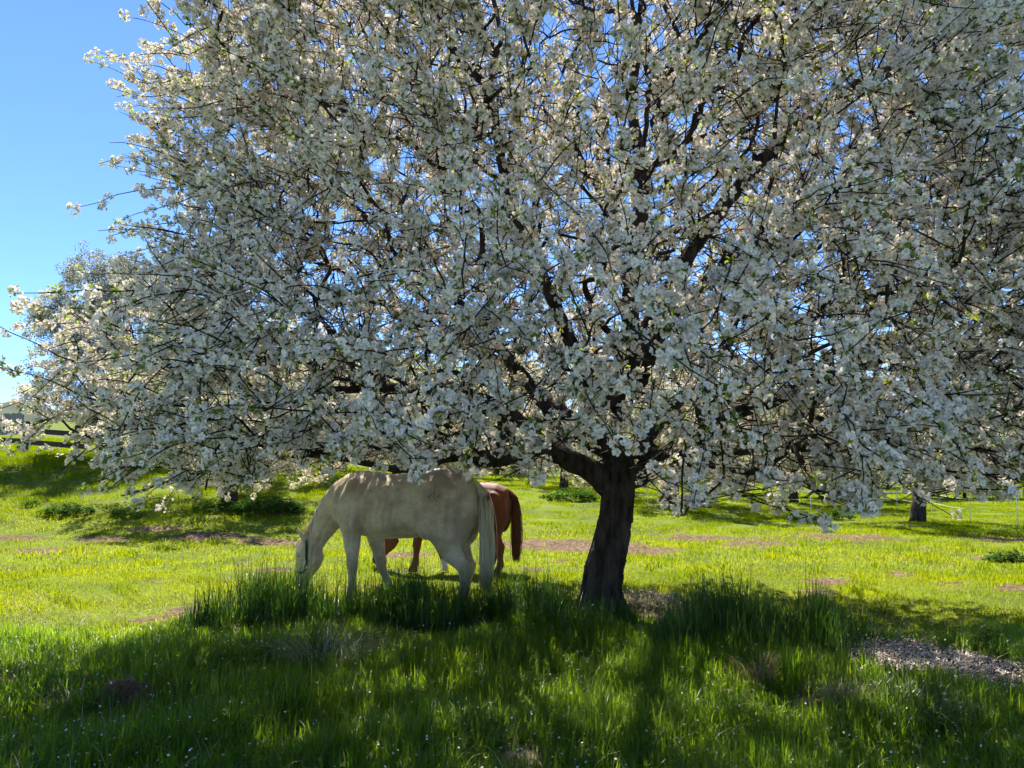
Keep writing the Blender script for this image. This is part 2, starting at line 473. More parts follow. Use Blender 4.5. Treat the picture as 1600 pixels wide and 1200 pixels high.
def chains(pos, par, r, order):
    kids = [[] for _ in pos]
    for i in order:
        if par[i] >= 0: kids[par[i]].append(i)
    out = []; stack = [(-1, order[0])]
    roots = [i for i in order if par[i] < 0]
    stack = [(-1, i) for i in roots]
    while stack:
        p, i = stack.pop()
        ch = [p] if p >= 0 else []
        while True:
            ch.append(i)
            if not kids[i]: break
            ks = sorted(kids[i], key=lambda k: -r[k])
            for k in ks[1:]: stack.append((i, k))
            i = ks[0]
        out.append(ch)
    return out

def smooth_path(P, R, step):
    P = np.asarray(P); n = len(P)
    if n < 2: return P, R
    E = np.concatenate([[2*P[0]-P[1]], P, [2*P[-1]-P[-2]]])
    oP = []; oR = []
    for i in range(n - 1):
        a, b, c, d = E[i], E[i+1], E[i+2], E[i+3]
        k = max(1, int(np.linalg.norm(c - b) / step))
        t = (np.arange(k) / k)[:, None]
        oP.append(0.5 * (2*b + (c-a)*t + (2*a-5*b+4*c-d)*t*t + (3*b-a-3*c+d)*t**3)); oR.append(R[i] + (R[i+1]-R[i]) * t[:, 0])
    oP.append(P[-1:]); oR.append(np.array(R[-1:]))
    return np.concatenate(oP), np.concatenate(oR)

def grow_shoots(starts, dirs, L, droop):
    S = []
    for p, d, l in zip(starts, dirs, L):
        k = max(3, int(l / 0.11)); d = unit(d); P = [p]; 
        for i in range(k):
            d = unit(d + 0.13 * rv() + np.array((0, 0, droop)))
            P.append(P[-1] + d * l / k)
        S.append(np.array(P))
    return S

# ---- the big apple tree
ZP = [1.25, 1.5, 1.9, 2.3, 2.8, 3.3, 3.9, 5.0, 5.8, 6.9, 7.8, 8.6, 9.2]
RL = [.80, .84, .89, .98, .93, .83, .79, .81, .88, .87, .66, .34, .05]
RR = [.86, .92, 1.0, 1.03, 1.0, .97, .95, .92, .90, .82, .64, .38, .05]
CX, CY, AX, AYN, AYF = 0.75, 8.3, 5.25, 4.1, 3.9

def env_q(p):
    dx = (p[:, 0] - CX) / AX; dy = p[:, 1] - CY; dy = np.where(dy < 0, dy / AYN, dy / AYF)
    th = np.arctan2(dy, dx); z = p[:, 2]
    lump = 1 + 0.05 * np.sin(3 * th + 1.1 * z) + 0.04 * np.sin(5 * th - 1.9 * z + 1) + 0.04 * np.sin(9 * th + 2.7 * z + 2)
    R = np.where(dx < 0, np.interp(z, ZP, RL), np.interp(z, ZP, RR))
    return np.sqrt(dx * dx + dy * dy) / (R * lump)

def low_limit(p):
    """underside of the crown: browsed higher above the horses, drooping at the outside"""
    x, y = p[..., 0], p[..., 1]
    over = np.clip(1.45 - np.abs(x + 1.3) / 1.35, 0, 1)
    return 1.27 + .14 * np.clip((x - 1.2) / 2, 0, 1) + .36 * over + .42 * np.clip(1.5 - np.abs(x / np.maximum(y, 1) - .105) / .07, 0, 1) * (y < 8.7) + .06 * np.sin(x * 2.1) * np.sin(y * 1.7)

def big_tree():
    root = empty('apple_tree', (*W(940, 962, 8.4)[:2], 0))
    o0 = np.array(root.location)
    tag(root, 'huge spreading apple tree covered in white blossom above the grazing horses', 'tree')
    N = 10000
    c = np.stack([rng.uniform(CX - AX*1.1, CX + AX*1.1, 95000), rng.uniform(CY - AYN*1.1, CY + AYF*1.1, 95000), rng.uniform(1.15, 9.8, 95000)], 1)
    q = env_q(c)
    low = c[:, 2] > low_limit(c) + 0.75 * np.clip(1.0 - q * 2.2, 0, 1)
    # openings: a few lobes stay thin so that the sky shows
    gap = np.sin(c[:, 0]*1.5 + .7*np.sin(c[:, 2]*1.3)) * np.sin(c[:, 2]*1.35 + 0.8) * np.sin(c[:, 1]*1.2 + 1.0)
    keep = (q < 1) & low & (rng.uniform(size=len(c)) < np.clip(0.34 + 0.8 * q ** 1.7, 0, 1)) & (gap > -0.9)
    keep &= ~((c[:, 0] > 4.2) & (c[:, 2] > 4.5) & (rng.uniform(size=len(c)) < 0.3))
    pts = c[keep][:N]
    tr = [W(944, 940, 8.4), W(950, 880, 8.42), W(958, 820, 8.44), W(966, 770, 8.44), W(968, 730, 8.44)]
    seeds = [(tr, [.05]*5, None),
             ([W(962, 775, 8.44), W(925, 742, 8.38), W(885, 716, 8.3), W(840, 706, 8.15), W(780, 722, 8.0), W(700, 716, 7.9), W(640, 730, 7.8), W(520, 712, 7.7), W(400, 716, 7.6), W(290, 742, 7.6), W(190, 775, 7.4)],
              [.12, .125, .115, .075, .05, .04, .034, .028, .024, .018, .008], 1),
             ([W(520, 712, 7.7), W(380, 690, 7.2), W(240, 665, 6.9), W(150, 690, 6.8), W(95, 735, 6.8)], [.025, .024, .02, .014, .006], 1),
             ([W(880, 714, 8.3), W(820, 660, 8.5), W(740, 620, 8.6), W(600, 600, 8.6), W(430, 610, 8.5)], [.08, .075, .065, .05, .03], 1),
             ([W(885, 716, 8.3), W(850, 640, 8.9), W(760, 520, 9.4), W(640, 400, 9.6), W(520, 290, 9.7)], [.08, .07, .06, .05, .03], 1),
             ([W(968, 735, 8.44), W(958, 690, 8.42), W(960, 640, 8.3), W(985, 540, 8.2), W(990, 420, 8.1), W(1000, 300, 8.1), W(985, 170, 8.3), W(1000, 20, 8.4)], [.14, .13, .115, .10, .085, .07, .055, .04], 1),
             ([W(958, 660, 8.3), W(900, 560, 7.7), W(850, 440, 7.3), W(800, 300, 7.1), W(760, 150, 7.0)], [.08, .07, .06, .045, .03], 1),
             ([W(985, 745, 8.44), W(1020, 722, 8.5), W(1065, 700, 8.55), W(1130, 660, 8.6), W(1230, 610, 8.6), W(1400, 560, 8.5)], [.12, .115, .10, .075, .055, .035], 1),
             ([W(1040, 712, 8.5), W(1110, 705, 7.8), W(1230, 700, 7.0), W(1380, 715, 6.4), W(1470, 735, 6.1)], [.06, .045, .035, .02, .01], 1),
             ([W(985, 560, 8.2), W(1060, 430, 8.5), W(1180, 260, 8.7), W(1330, 140, 8.7), W(1500, 72, 8.6), W(1640, 5, 8.5)], [.09, .085, .08, .075, .065, .05], 1),
             ([W(990, 600, 8.2), W(1040, 520, 7.2), W(1110, 440, 6.4), W(1200, 350, 5.8)], [.07, .06, .045, .03], 1),
             ([W(1000, 690, 8.44), W(1050, 640, 9.5), W(1120, 560, 10.6), W(1180, 500, 11.5)], [.09, .07, .05, .03], 1),
             ([W(940, 690, 8.4), W(880, 640, 9.6), W(800, 570, 10.8), W(700, 520, 11.6)], [.08, .07, .05, .03], 1)]
    pos, par, rmin, order = grow(seeds, pts, 0.42)
    r = pipe(pos, par, rmin, order, 0.0038, 2.15)
    ch = chains(pos, par, r, order)
    thin = MB(); limbs = []; cp = []; cd = []
    for c_ in ch:
        P = pos[c_]; R = r[c_].copy()
        if c_[0] < 5 and len(c_) > 1 and par[c_[0]] == -1: P = P[3:]; R = R[3:]      # the trunk itself is modelled below
        else: R[0] = min(R[0], R[1] * 1.25)
        if len(P) < 2: continue
        j = P.copy(); j[1:-1] += rng.normal(size=(len(P)-2, 3)) * 0.02; 
        S, Rs = smooth_path(j, R, 0.09)
        S[1:] += rng.normal(size=(len(S)-1, 3)) * 0.006
        if R[:2].max() > 0.021 and len(S) > 6: limbs.append((S, Rs))
        else: thin.tube(S - o0, Rs, 4, 0, False)
        s = 0
        L = np.linalg.norm(np.diff(S, axis=0), axis=1); pq = np.clip((env_q(S) - .2) / .3, .2, 1)
        for i in range(len(L)):
            if Rs[i] < 0.013:
                s += L[i] * pq[i]
                if s > 0.088:
                    s = rng.uniform(-.045, .03); cp.append(S[i]); cd.append(S[i+1]-S[i])
    # long shoots at the outside
    q = env_q(pos[len(pos)-len(pts):]); ii = np.where(q > 0.66)[0] + len(pos) - len(pts)
    wt = np.where(pos[ii, 1] < 8.6, 1.5, 1.0); ii = rng.choice(ii, 4800, p=wt / wt.sum()); st = pos[ii]
    out = unit(st - np.array((CX, CY, 3.6))) * np.array((1, 1, .75)) + 0.45 * rng.normal(size=(len(ii), 3)) + np.array((0, 0, .1))
    for S in grow_shoots(st, out, np.where(rng.uniform(size=len(ii)) < .12, rng.uniform(.8, 1.25, len(ii)), rng.uniform(.2, .75, len(ii))), -0.03):
        if (S[:, 2] < low_limit(S) - .06).any(): continue
        thin.tube(S - o0, np.linspace(.0062, .0026, len(S)), 4, 0, False)
        for i in range(1, len(S)):
            if rng.uniform() < (.80 if len(S) < 8 else .62): cp.append(S[i] + .015*rv()); cd.append(S[i]-S[i-1])
    # bare side twigs: the dark web inside the crown
    ii = rng.choice(np.arange(len(pos) - len(pts), len(pos)), 15000); st = pos[ii]
    for S in grow_shoots(st, rng.normal(size=(len(ii), 3)) + .5 * unit(st - np.array((CX, CY, 3.0))), rng.uniform(.18, .5, len(ii)), .05):
        if (S[:, 2] < low_limit(S) - .05).any(): continue
        if env_q(S[-1:])[0] > .93: continue
        thin.tube(S - o0, np.linspace(.0062, .0022, len(S)), 3, 0, False)
    # trunk
    b = MB(); nz, ns = 110, 84; plate = rng.normal(size=(60, 40))
    zs = np.linspace(-0.12, 1.72, nz)
    cpts = np.array([W(935, 985, 8.4), W(937, 950, 8.4), W(938, 920, 8.4), W(943, 885, 8.42), W(953, 850, 8.42), W(962, 808, 8.44), W(966, 770, 8.44), W(968, 735, 8.44), W(966, 700, 8.44)])
    rs = np.array([.33, .255, .205, .207, .195, .180, .174, .185, .14])
    V = []
    for iz, z in enumerate(zs):
        cx = np.interp(z, cpts[:, 2], cpts[:, 0]); cyy = np.interp(z, cpts[:, 2], cpts[:, 1]); rr = np.interp(z, cpts[:, 2], rs)
        for k in range(ns):
            t = 2 * math.pi * k / ns
            tw = t + 0.5 * z
            f = 1 + .055 * math.sin(5 * tw + .8) + .045 * math.sin(9 * tw + 2 * math.sin(z * 2)) + .02 * math.sin(17 * tw + z * 5) + .008 * rng.normal()
            kk = k + 2.2 * math.sin(z * 9 + k * .25); f += .022 * plate[int((iz + 3 * math.sin(k * .9)) / 7) % 60, int(kk / 3.2) % 40] - .04 * (abs(math.sin(kk * math.pi / 3.2)) < .3)
            f += max(0, .4 - z) * .55 * math.sin(4 * t + 1) ** 2
            f += -.16 * math.exp(-((math.sin((t - 4.25) / 2)) ** 2 * 60 + (z - .55) ** 2 * 5))         # long seam
            g = math.exp(-((math.sin((t - 4.9) / 2)) ** 2 * 90 + (z - 1.28) ** 2 * 110)); f += .22 * g - .30 * math.exp(-((math.sin((t - 4.9) / 2)) ** 2 * 420 + (z - 1.28) ** 2 * 480))  # old branch scar
            V.append((cx + rr * f * math.cos(t) - o0[0], cyy + rr * f * math.sin(t) - o0[1], z))
    F = [(i*ns+k, i*ns+(k+1) % ns, (i+1)*ns+(k+1) % ns, (i+1)*ns+k) for i in range(nz-1) for k in range(ns)]
    F.append(tuple((nz-1)*ns + k for k in range(ns)))
    b.add(V, F); b.build('trunk', M['bark'], root)
    limbs.sort(key=lambda a: -a[1][0])
    for S, Rs in limbs[:280]:
        lb = MB(); lb.tube(S - o0, Rs, 12 if Rs[0] > .05 else 7, 0, True, 0, .07); lb.build('limb', M['bark'], root)
    for S, Rs in limbs[280:]: thin.tube(S - o0, Rs, 5, 0, False)
    tag(thin.build('twigs', M['twig'], root), kind='stuff')
    # blossom clusters on spurs
    cp = np.array(cp); cd = unit(np.array(cd)); n = len(cp)
    side = unit(np.cross(cd, rng.normal(size=(n, 3)))) + np.array((0, 0, .35))
    side = unit(side); cp = cp + side * rng.uniform(.01, .035, n)[:, None]
    # euler that turns +Z to 'side'
    az = np.arctan2(side[:, 1], side[:, 0]); pol = np.arccos(np.clip(side[:, 2], -1, 1))
    rot = np.stack([np.zeros(n), pol, az], 1)
    rot[:, 0] += rng.normal(size=n) * .3
    scl = rng.uniform(.72, 1.22, n); pick = rng.choice(8, n, p=[.135, .135, .13, .125, .12, .125, .12, .11])
    # the 300 that show largest: nearest inside the frame
    c_, s_ = math.cos(PITCH), math.sin(PITCH)
    rel = cp - np.array((0, 0, CAM_H)); dep = rel[:, 1]*c_ + rel[:, 2]*s_; up = -rel[:, 1]*s_ + rel[:, 2]*c_
    inside = (np.abs(rel[:, 0] / dep) < .655) & (np.abs(up / dep) < .49)
    dist = np.where(inside & (pick != 7), np.linalg.norm(rel, axis=1), 1e6)
    near = np.argsort(dist)[:300]
    for i in near:
        o = bpy.data.objects.new('blossom_cluster', CL[pick[i]]); o.location = cp[i] - o0; o.rotation_euler = rot[i]; o.scale = (scl[i],)*3
        link(o, root)
    rest = np.setdiff1d(np.arange(n), near)
    tag(scatter('blossoms', cp[rest] - o0, rot[rest], scl[rest], pick[rest], SRC_CL, root), kind='stuff')
    print('BIG TREE clusters', n, 'limbs', len(limbs), 'thin verts', thin.n)
big_tree()

# ---- other trees
def small_tree(name, label, base, h0, ctr, rad, npts, nsh, src, scl, trunk_r, group, extra=2, lean=0.0):
    """trunk height h0, crown centre height and radii"""
    root = empty(name, base); tag(root, label, 'tree', group)
    u = unit(rng.normal(size=(npts, 3))) * (rng.uniform(.15, 1, npts) ** .45)[:, None]
    lump = 1 + .13 * np.sin(u[:, 0]*6 + 1) * np.sin(u[:, 2]*5) + .1 * np.sin(u[:, 1] * 7)
    pts = np.array((lean, 0, ctr)) + u * np.array(rad) * lump[:, None]
    pts = pts[pts[:, 2] > h0 * .48]
    tr = [np.array((lean * t * .6 + .05 * math.sin(3*t), .04 * math.sin(5*t), t * (h0 + .35 * (ctr - h0)) - .1 * (t == 0))) for t in (0, .25, .5, .75, 1)]
    pos, par, rmin, order = grow([(tr, [trunk_r * 1.25, trunk_r, trunk_r*.92, trunk_r*.85, trunk_r*.7], None)], pts, .4)
    r = pipe(pos, par, rmin, order, .005, 2.1)
    b = MB(); t = MB(); cp = []; first = True
    for c_ in chains(pos, par, r, order):
        P = pos[c_]; R = r[c_].copy()
        if not first: R[0] = R[1]
        S, Rs = smooth_path(P, R, .2)
        if first:
            b.tube(S, Rs, 12, 0, True, 0, .06); first = False
        else: t.tube(S, Rs, 4, 0, False)
        for i in range(len(S)):
            if Rs[i] < .02: cp.append(S[i])
    cp = np.array(cp); k = rng.choice(len(cp), nsh)
    cp = cp[k] + rng.normal(size=(nsh, 3)) * .14
    b.build('trunk', M['bark'], root)
    tag(t.build('branches', M['twig'], root), kind='stuff')
    tag(scatter('crown', cp, rng.uniform(0, 6.28, (nsh, 3)), rng.uniform(.7, 1.3, nsh) * scl, rng.integers(0, 4, nsh), src, root), kind='stuff')
    return root

ORCH = 'blossoming orchard trees behind the big tree'
def at_px(px, Y): 
    x = (px - 800) / 1200 * Y; return (x, Y, float(terrain(x, Y)))
small_tree('pear_tree', 'tall grey-green small-leaved tree on the bank by the wooden fence', at_px(185, 27), 1.8, 4.2, (2.9, 2.6, 3.4), 480, 2800, SRC_FUZ, 1.0, .16, None)
small_tree('orchard_tree', 'low blossoming tree with dark trunk and nettles beneath, behind white horse\'s neck', at_px(362, 20.5), 1.7, 2.9, (3.3, 2.6, 2.3), 340, 1300, SRC_FAR, 1.0, .17, ORCH)
small_tree('orchard_tree', 'blossoming tree with thin trunk just above the white horse\'s neck', at_px(452, 26), 1.6, 2.9, (3.2, 2.6, 2.3), 300, 1100, SRC_FAR, 1.05, .15, ORCH)
small_tree('orchard_tree', 'blossoming tree behind the middle of the white horse\'s back', at_px(620, 31), 1.6, 2.9, (3.6, 2.8, 2.4), 280, 1000, SRC_FAR, 1.15, .16, ORCH)
small_tree('orchard_tree', 'distant blossoming tree between brown horse\'s rump and apple trunk', at_px(880, 30), 1.7, 3.2, (3.6, 3, 2.6), 300, 1100, SRC_FAR, 1.15, .16, ORCH)
small_tree('orchard_tree', 'yellow-green blossoming tree behind wire fence, right beside the apple trunk', at_px(1035, 24.5), 1.3, 2.6, (3.3, 2.6, 2.1), 340, 1400, SRC_FAR, 1.0, .17, ORCH, lean=.9)
small_tree('orchard_tree', 'tree with thick dark trunk shading the grass at the meadow\'s right', at_px(1425, 21.5), 1.6, 3.6, (3.4, 2.8, 2.5), 300, 1100, SRC_FAR, 1.0, .175, ORCH, lean=.5)
small_tree('orchard_tree', 'blossoming tree low over the meadow between wire fence and thick-trunked tree', at_px(1235, 29), 1.4, 2.9, (3.5, 3, 2.4), 300, 1200, SRC_FAR, 1.1, .16, ORCH)
for k, (px, Y, hh, lab) in enumerate([(640, 48, 4.2, 'far leafy tree in the dark row behind the white horse\'s back'), (775, 50, 4.6, 'far leafy tree in dark row above the brown horse\'s rump'),
                                      (300, 44, 4.0, 'far leafy tree behind low blossoming tree on the bank'), (1150, 58, 4.5, 'far leafy tree behind the yellow-green blossoming tree'),
                                      (1330, 52, 4.4, 'far leafy tree left of the road'), (1560, 60, 5.0, 'far leafy tree beyond the road')]):
    small_tree('field_tree', lab, at_px(px, Y), 1.4, hh, (4.2, 3.4, 3.2), 200, 620, SRC_GRN, 1.3, .2, 'far trees closing the meadow')

for px, Y, lab in [(250, 31, 'low flowering shrub at the left end of the far shrub row'), (520, 35, 'low flowering shrub behind the white horse\'s shoulders'), (700, 36, 'low flowering shrub above the white horse\'s rump'),
                   (830, 37, 'low flowering shrub above the brown horse\'s tail'), (1110, 35, 'low flowering shrub between wire fence and the far leafy trees'), (1310, 34, 'low flowering shrub left of the thick-trunked tree'), (1500, 36, 'low flowering shrub right of the thick-trunked tree')]:
    small_tree('flowering_shrub', lab, at_px(px, Y), .45, 1.9, (3.4, 2.0, 1.9), 220, 1600, SRC_FAR, 1.15, .07, 'flowering shrubs along the far side of the meadow')

# ------------------------------------------------------------------ grass
def blade(b, base, az, L, wd, bend, m=0, seg=3):
    d = np.array((math.cos(az), math.sin(az), 0)); s = np.array((-d[1], d[0], 0)) * wd / 2
    V = []
    for i in range(seg + 1):
        t = i / seg
        p = base + d * (bend * L * t * t) + np.array((0, 0, L * (t - .42 * bend * t * t * t)))
        ww = 1 - t ** 2.2
        if i < seg: V += [p - s * ww, p + s * ww]
        else: V.append(p)
    F = [(2*i, 2*i+1, 2*i+3, 2*i+2) for i in range(seg - 1)] + [(2*seg-2, 2*seg-1, 2*seg)]
    b.add(V, F, m)

def tuft(name, n, R, L, wd, bend, mat, seg=3):
    b = MB()
    for k in range(n):
        q = rng.uniform(-R, R, 2)
        blade(b, np.array((q[0], q[1], -.01)), rng.uniform(0, 6.28), L * rng.uniform(.5, 1.15), wd * rng.uniform(.7, 1.3), abs(rng.normal()) * bend, 0, seg)
    return bpy.data.objects.new(name, b.mesh(name, [mat]))
SRC_LW = source([tuft('l%02d' % i, 150, .3, .085, .011, .5, M['lawn'], 1) for i in range(5)], 'lawn_sources')

def tri_mesh(name, V, F, mat, tint, parent=None):
    me = bpy.data.meshes.new(name)
    me.vertices.add(len(V)); me.vertices.foreach_set('co', V.astype(np.float32).ravel())
    me.loops.add(F.size); me.loops.foreach_set('vertex_index', F.astype(np.int32).ravel())
    me.polygons.add(len(F)); me.polygons.foreach_set('loop_start', np.arange(len(F), dtype=np.int32) * 3)
    me.polygons.foreach_set('use_smooth', np.ones(len(F), bool))
    a = me.attributes.new('tint', 'FLOAT', 'POINT'); a.data.foreach_set('value', tint.astype(np.float32))
    me.materials.append(mat); me.update(calc_edges=True)
    return link(bpy.data.objects.new(name, me), parent)

def blades(name, base, az, L, wd, bend, seg, mat, tint, parent=None):
    """one curved tapering blade per row"""
    n = len(base); d = np.stack([np.cos(az), np.sin(az), np.zeros(n)], 1); s_ = np.stack([-d[:, 1], d[:, 0], np.zeros(n)], 1) * (wd / 2)[:, None]
    V = np.zeros((n, 2 * seg + 1, 3))
    for i in range(seg + 1):
        t = i / seg
        p = base + d * (bend * L * t * t)[:, None]; p[:, 2] += L * (t - .42 * np.minimum(bend, 1.6) * t ** 3)
        if i < seg: V[:, 2*i] = p - s_ * (1 - t ** 2.2); V[:, 2*i+1] = p + s_ * (1 - t ** 2.2)
        else: V[:, 2*seg] = p
    f = []
    for i in range(seg - 1): f += [(2*i, 2*i+1, 2*i+3), (2*i, 2*i+3, 2*i+2)]
    f.append((2*seg-2, 2*seg-1, 2*seg))
    F = (np.array(f)[None] + (np.arange(n) * (2*seg+1))[:, None, None]).reshape(-1, 3)
    return tri_mesh(name, V.reshape(-1, 3), F, mat, np.repeat(tint, 2*seg+1), parent)

def in_view(x, y, m=0.8): return (np.abs(x) < .69 * y + m)

def tallness(x, y):
    """1 where the rank uncut grass stands (round trunk and in front of the horses)"""
    def blob(cx, cy_, rx, ry): return np.clip(1.5 - np.sqrt(((x-cx)/rx)**2 + ((y-cy_)/ry)**2) * 1.2, 0, 1)
    t = np.maximum.reduce([blob(-2.0, 8.15, 1.0, .5), blob(-2.7, 8.05, .6, .5), blob(-.85, 8.25, .9, .45), .75 * blob(.1, 8.5, .8, .5), .5 * blob(.7, 7.8, .8, .5), blob(2.15, 7.45, .75, .6), blob(2.9, 7.2, .5, .5), .7 * blob(1.7, 6.9, .6, .4)])
    return t
def grass_edge(x):
    """depth where the rough grass of the foreground gives way to the grazed lawn"""
    return 8.3 + .35 * np.sin(x * 1.7) + .2 * np.sin(x * 4.1 + 1) - .8 * np.clip((x - 2.8) / 1.5, 0, 1) - .3 * np.clip((-2.5 - x), 0, 1)

def bunch(x, y, per, R):
    """tuft centres -> blade bases with a shared lean"""
    n = len(x); lean = rng.uniform(0, 6.28, n)
    X = np.repeat(x, per) + rng.normal(size=n*per) * R; Y = np.repeat(y, per) + rng.normal(size=n*per) * R
    A = np.where(rng.uniform(size=n*per) < .35, np.repeat(lean, per) + rng.normal(size=n*per) * .5, rng.uniform(0, 6.28, n*per))
    return X, Y, A

n = 95000
x = rng.uniform(-8, 8, n); y = rng.uniform(2.8, 10.2, n)
dens = np.clip((grass_edge(x) - y) / .8 + .4, 0, 1) * np.clip(1 - bare(x, y) * 1.1, 0.0, 1) * np.clip(1.25 - .045 * y, .6, 1)
cl = .5 + .5 * np.sin(x * 2.9 + np.sin(y * 3.3)) * np.sin(y * 2.6 + 1.2 * np.sin(x * 1.9))
k = in_view(x, y, .5) & (rng.uniform(size=n) < dens * (.45 + .55 * cl))
x, y, cl = x[k], y[k], cl[k]; per = max(6, min(11, int(200000 / len(x))))
sz = (.45 + .6 * cl + .4 * rng.uniform(size=len(x))) * np.clip((grass_edge(x) - y) / 1.6 + .45, .35, 1); tn = rng.uniform(size=len(x))
X, Y, A = bunch(x, y, per, .032); N_ = len(X)
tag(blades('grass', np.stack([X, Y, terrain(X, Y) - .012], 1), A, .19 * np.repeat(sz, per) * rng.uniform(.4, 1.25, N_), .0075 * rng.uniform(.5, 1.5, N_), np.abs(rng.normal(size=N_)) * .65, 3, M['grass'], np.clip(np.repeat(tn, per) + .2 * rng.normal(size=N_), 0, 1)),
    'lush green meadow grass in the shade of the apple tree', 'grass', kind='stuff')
print('GRASS', N_)
n = 30000
x = rng.uniform(-4.5, 4.5, n); y = rng.uniform(5.5, 9.6, n); t = tallness(x, y) * (1 - bare(x, y) * .8)
k = rng.uniform(size=n) < t * .42 * (.55 + .45 * np.sin(x * 5 + 1.5 * np.sin(y * 4))); x, y, t = x[k], y[k], t[k]; per = 18
sz = (.35 + .65 * t) * rng.uniform(.6, 1.15, len(x)); tn = rng.uniform(size=len(x))
X, Y, A = bunch(x, y, per, .04); N_ = len(X)
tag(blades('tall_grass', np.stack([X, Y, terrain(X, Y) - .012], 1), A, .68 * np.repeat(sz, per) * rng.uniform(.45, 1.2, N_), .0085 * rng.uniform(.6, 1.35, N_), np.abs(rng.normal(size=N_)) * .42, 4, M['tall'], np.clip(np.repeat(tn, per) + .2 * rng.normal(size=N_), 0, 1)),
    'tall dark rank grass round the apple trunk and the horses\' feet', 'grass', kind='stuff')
print('TALL', N_)
n = 9000; x = rng.uniform(-6, 6, n); y = rng.uniform(3.2, 9.5, n); k = in_view(x, y, .4) & (rng.uniform(size=n) < .35 + .65 * bare(x, y)); x, y = x[k], y[k]; n = len(x)
tag(blades('dry_grass', np.stack([x, y, terrain(x, y) + .01], 1), rng.uniform(0, 6.28, n), rng.uniform(.08, .26, n), .0045 * rng.uniform(.6, 1.4, n), rng.uniform(.5, 1.9, n), 4, M['straw'], rng.uniform(size=n)),
    'dead straw-coloured blades lying among the shaded grass', 'grass', kind='stuff')
B = []
for y0, y1, dn, wd, hh in ((7.0, 12, 2500, .006, .062), (12, 19, 700, .011, .075)):
    n = int((y1**2 - y0**2) * .69 * dn); yy = np.sqrt(rng.uniform(y0*y0, y1*y1, n)); xx = rng.uniform(-.70, .70, n) * yy
    pat = .5 + .5 * np.sin(xx * 1.3 + np.sin(yy * 1.7)) * np.sin(yy * 1.9 + np.sin(xx)); fine = .5 + .5 * np.sin(xx * 9 + 2 * np.sin(yy * 7)) * np.sin(yy * 8 + xx * 3)
    kk = (rng.uniform(size=n) < (1 - bare(xx, yy) * .93) * (.45 + .25 * pat + .3 * fine)) & (yy > grass_edge(xx) - .5)
    xx, yy, pat = xx[kk], yy[kk], pat[kk]; tuf = np.clip(np.sin(xx * 3.7 + 2.2 * np.sin(yy * 1.3)) * np.sin(yy * 3.1 + 1.7 * np.sin(xx * 1.1)) * 3 - 1.9, 0, 1)
    B.append((xx, yy, wd * rng.uniform(.7, 1.3, len(xx)), hh * (.6 + .5 * pat + 1.3 * tuf) * rng.uniform(.5, 1.35, len(xx)), np.clip(pat * .5 - .5 * tuf + rng.uniform(-.1, .6, len(xx)), 0, 1)))
xx, yy, ww, hh, tn = (np.concatenate(q) for q in zip(*B)); n = len(xx)
print('LAWN', n)
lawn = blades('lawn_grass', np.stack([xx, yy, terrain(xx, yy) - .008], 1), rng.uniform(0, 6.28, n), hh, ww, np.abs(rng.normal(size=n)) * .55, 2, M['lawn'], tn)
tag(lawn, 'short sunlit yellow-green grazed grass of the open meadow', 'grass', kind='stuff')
P = []; S = []
for y0, y1, per, sz in ((18.5, 30, 5.5, 1.0), (30, 50, 1.6, 2.0)):
    n = int((y1**2 - y0**2) * .69 * per); yy = np.sqrt(rng.uniform(y0*y0, y1*y1, n)); xx = rng.uniform(-.72, .72, n) * yy
    kk = rng.uniform(size=n) < 1 - bare(xx, yy); xx, yy = xx[kk], yy[kk]; bank = np.clip((yy - 18) / 6, 0, 1) * np.clip((-xx - 4) / 5, 0, 1)
    P.append(np.stack([xx, yy, terrain(xx, yy)], 1)); S.append(np.stack([np.full(len(xx), sz), np.full(len(xx), sz), rng.uniform(.65, 1.3, len(xx)) * (1 + 1.6 * bank) * sz ** .5], 1))
P = np.concatenate(P); S = np.concatenate(S); n = len(P)
tag(scatter('far_lawn_grass', P, np.stack([np.zeros(n), np.zeros(n), rng.uniform(0, 6.28, n)], 1), S, rng.integers(0, 5, n), SRC_LW),
    'sunlit grass of the bank and the far meadow under the orchard trees', 'grass', kind='stuff')

# ------------------------------------------------------------------ fallen petals
def petals():
    b = MB(); pts = []
    n = 8500; c = [G(1420, 1035), G(1560, 1062), G(1340, 1012)]
    for k in range(n):
        q = c[rng.choice(3, p=[.55, .3, .15])]; pts.append((q[0] + rng.normal() * .55, q[1] + rng.normal() * .33, None))
    for k in range(1500):
        y = rng.uniform(3.6, 7.6); x = rng.uniform(-.7, .7) * y; pts.append((x, y, rng.uniform(.04, .19)))
    q = G(1020, 948)
    for k in range(500): pts.append((q[0] + rng.normal() * .3, q[1] + rng.normal() * .2, rng.uniform(.01, .15)))
    for x, y, z in pts:
        if z is None: z = .012 + .02 * rng.uniform()
        p = np.array((x, y, float(terrain(x, y)) + z)); nrm = unit(np.array((0, 0, 1)) + .45 * rv()); u, v, nn = frame(nrm)
        a = rng.uniform(0, 6.28); d = math.cos(a)*u + math.sin(a)*v; s = np.cross(nn, d); L = rng.uniform(.012, .02)
        b.add([p, p + d*L*.6 + s*L*.45 + nn*.003, p + d*L, p + d*L*.6 - s*L*.45 + nn*.003], [(0, 1, 2, 3)])
    tag(b.build('fallen_petals', M['petal']), 'white fallen petals strewn over bare soil and grass', 'petals', kind='stuff')
petals()

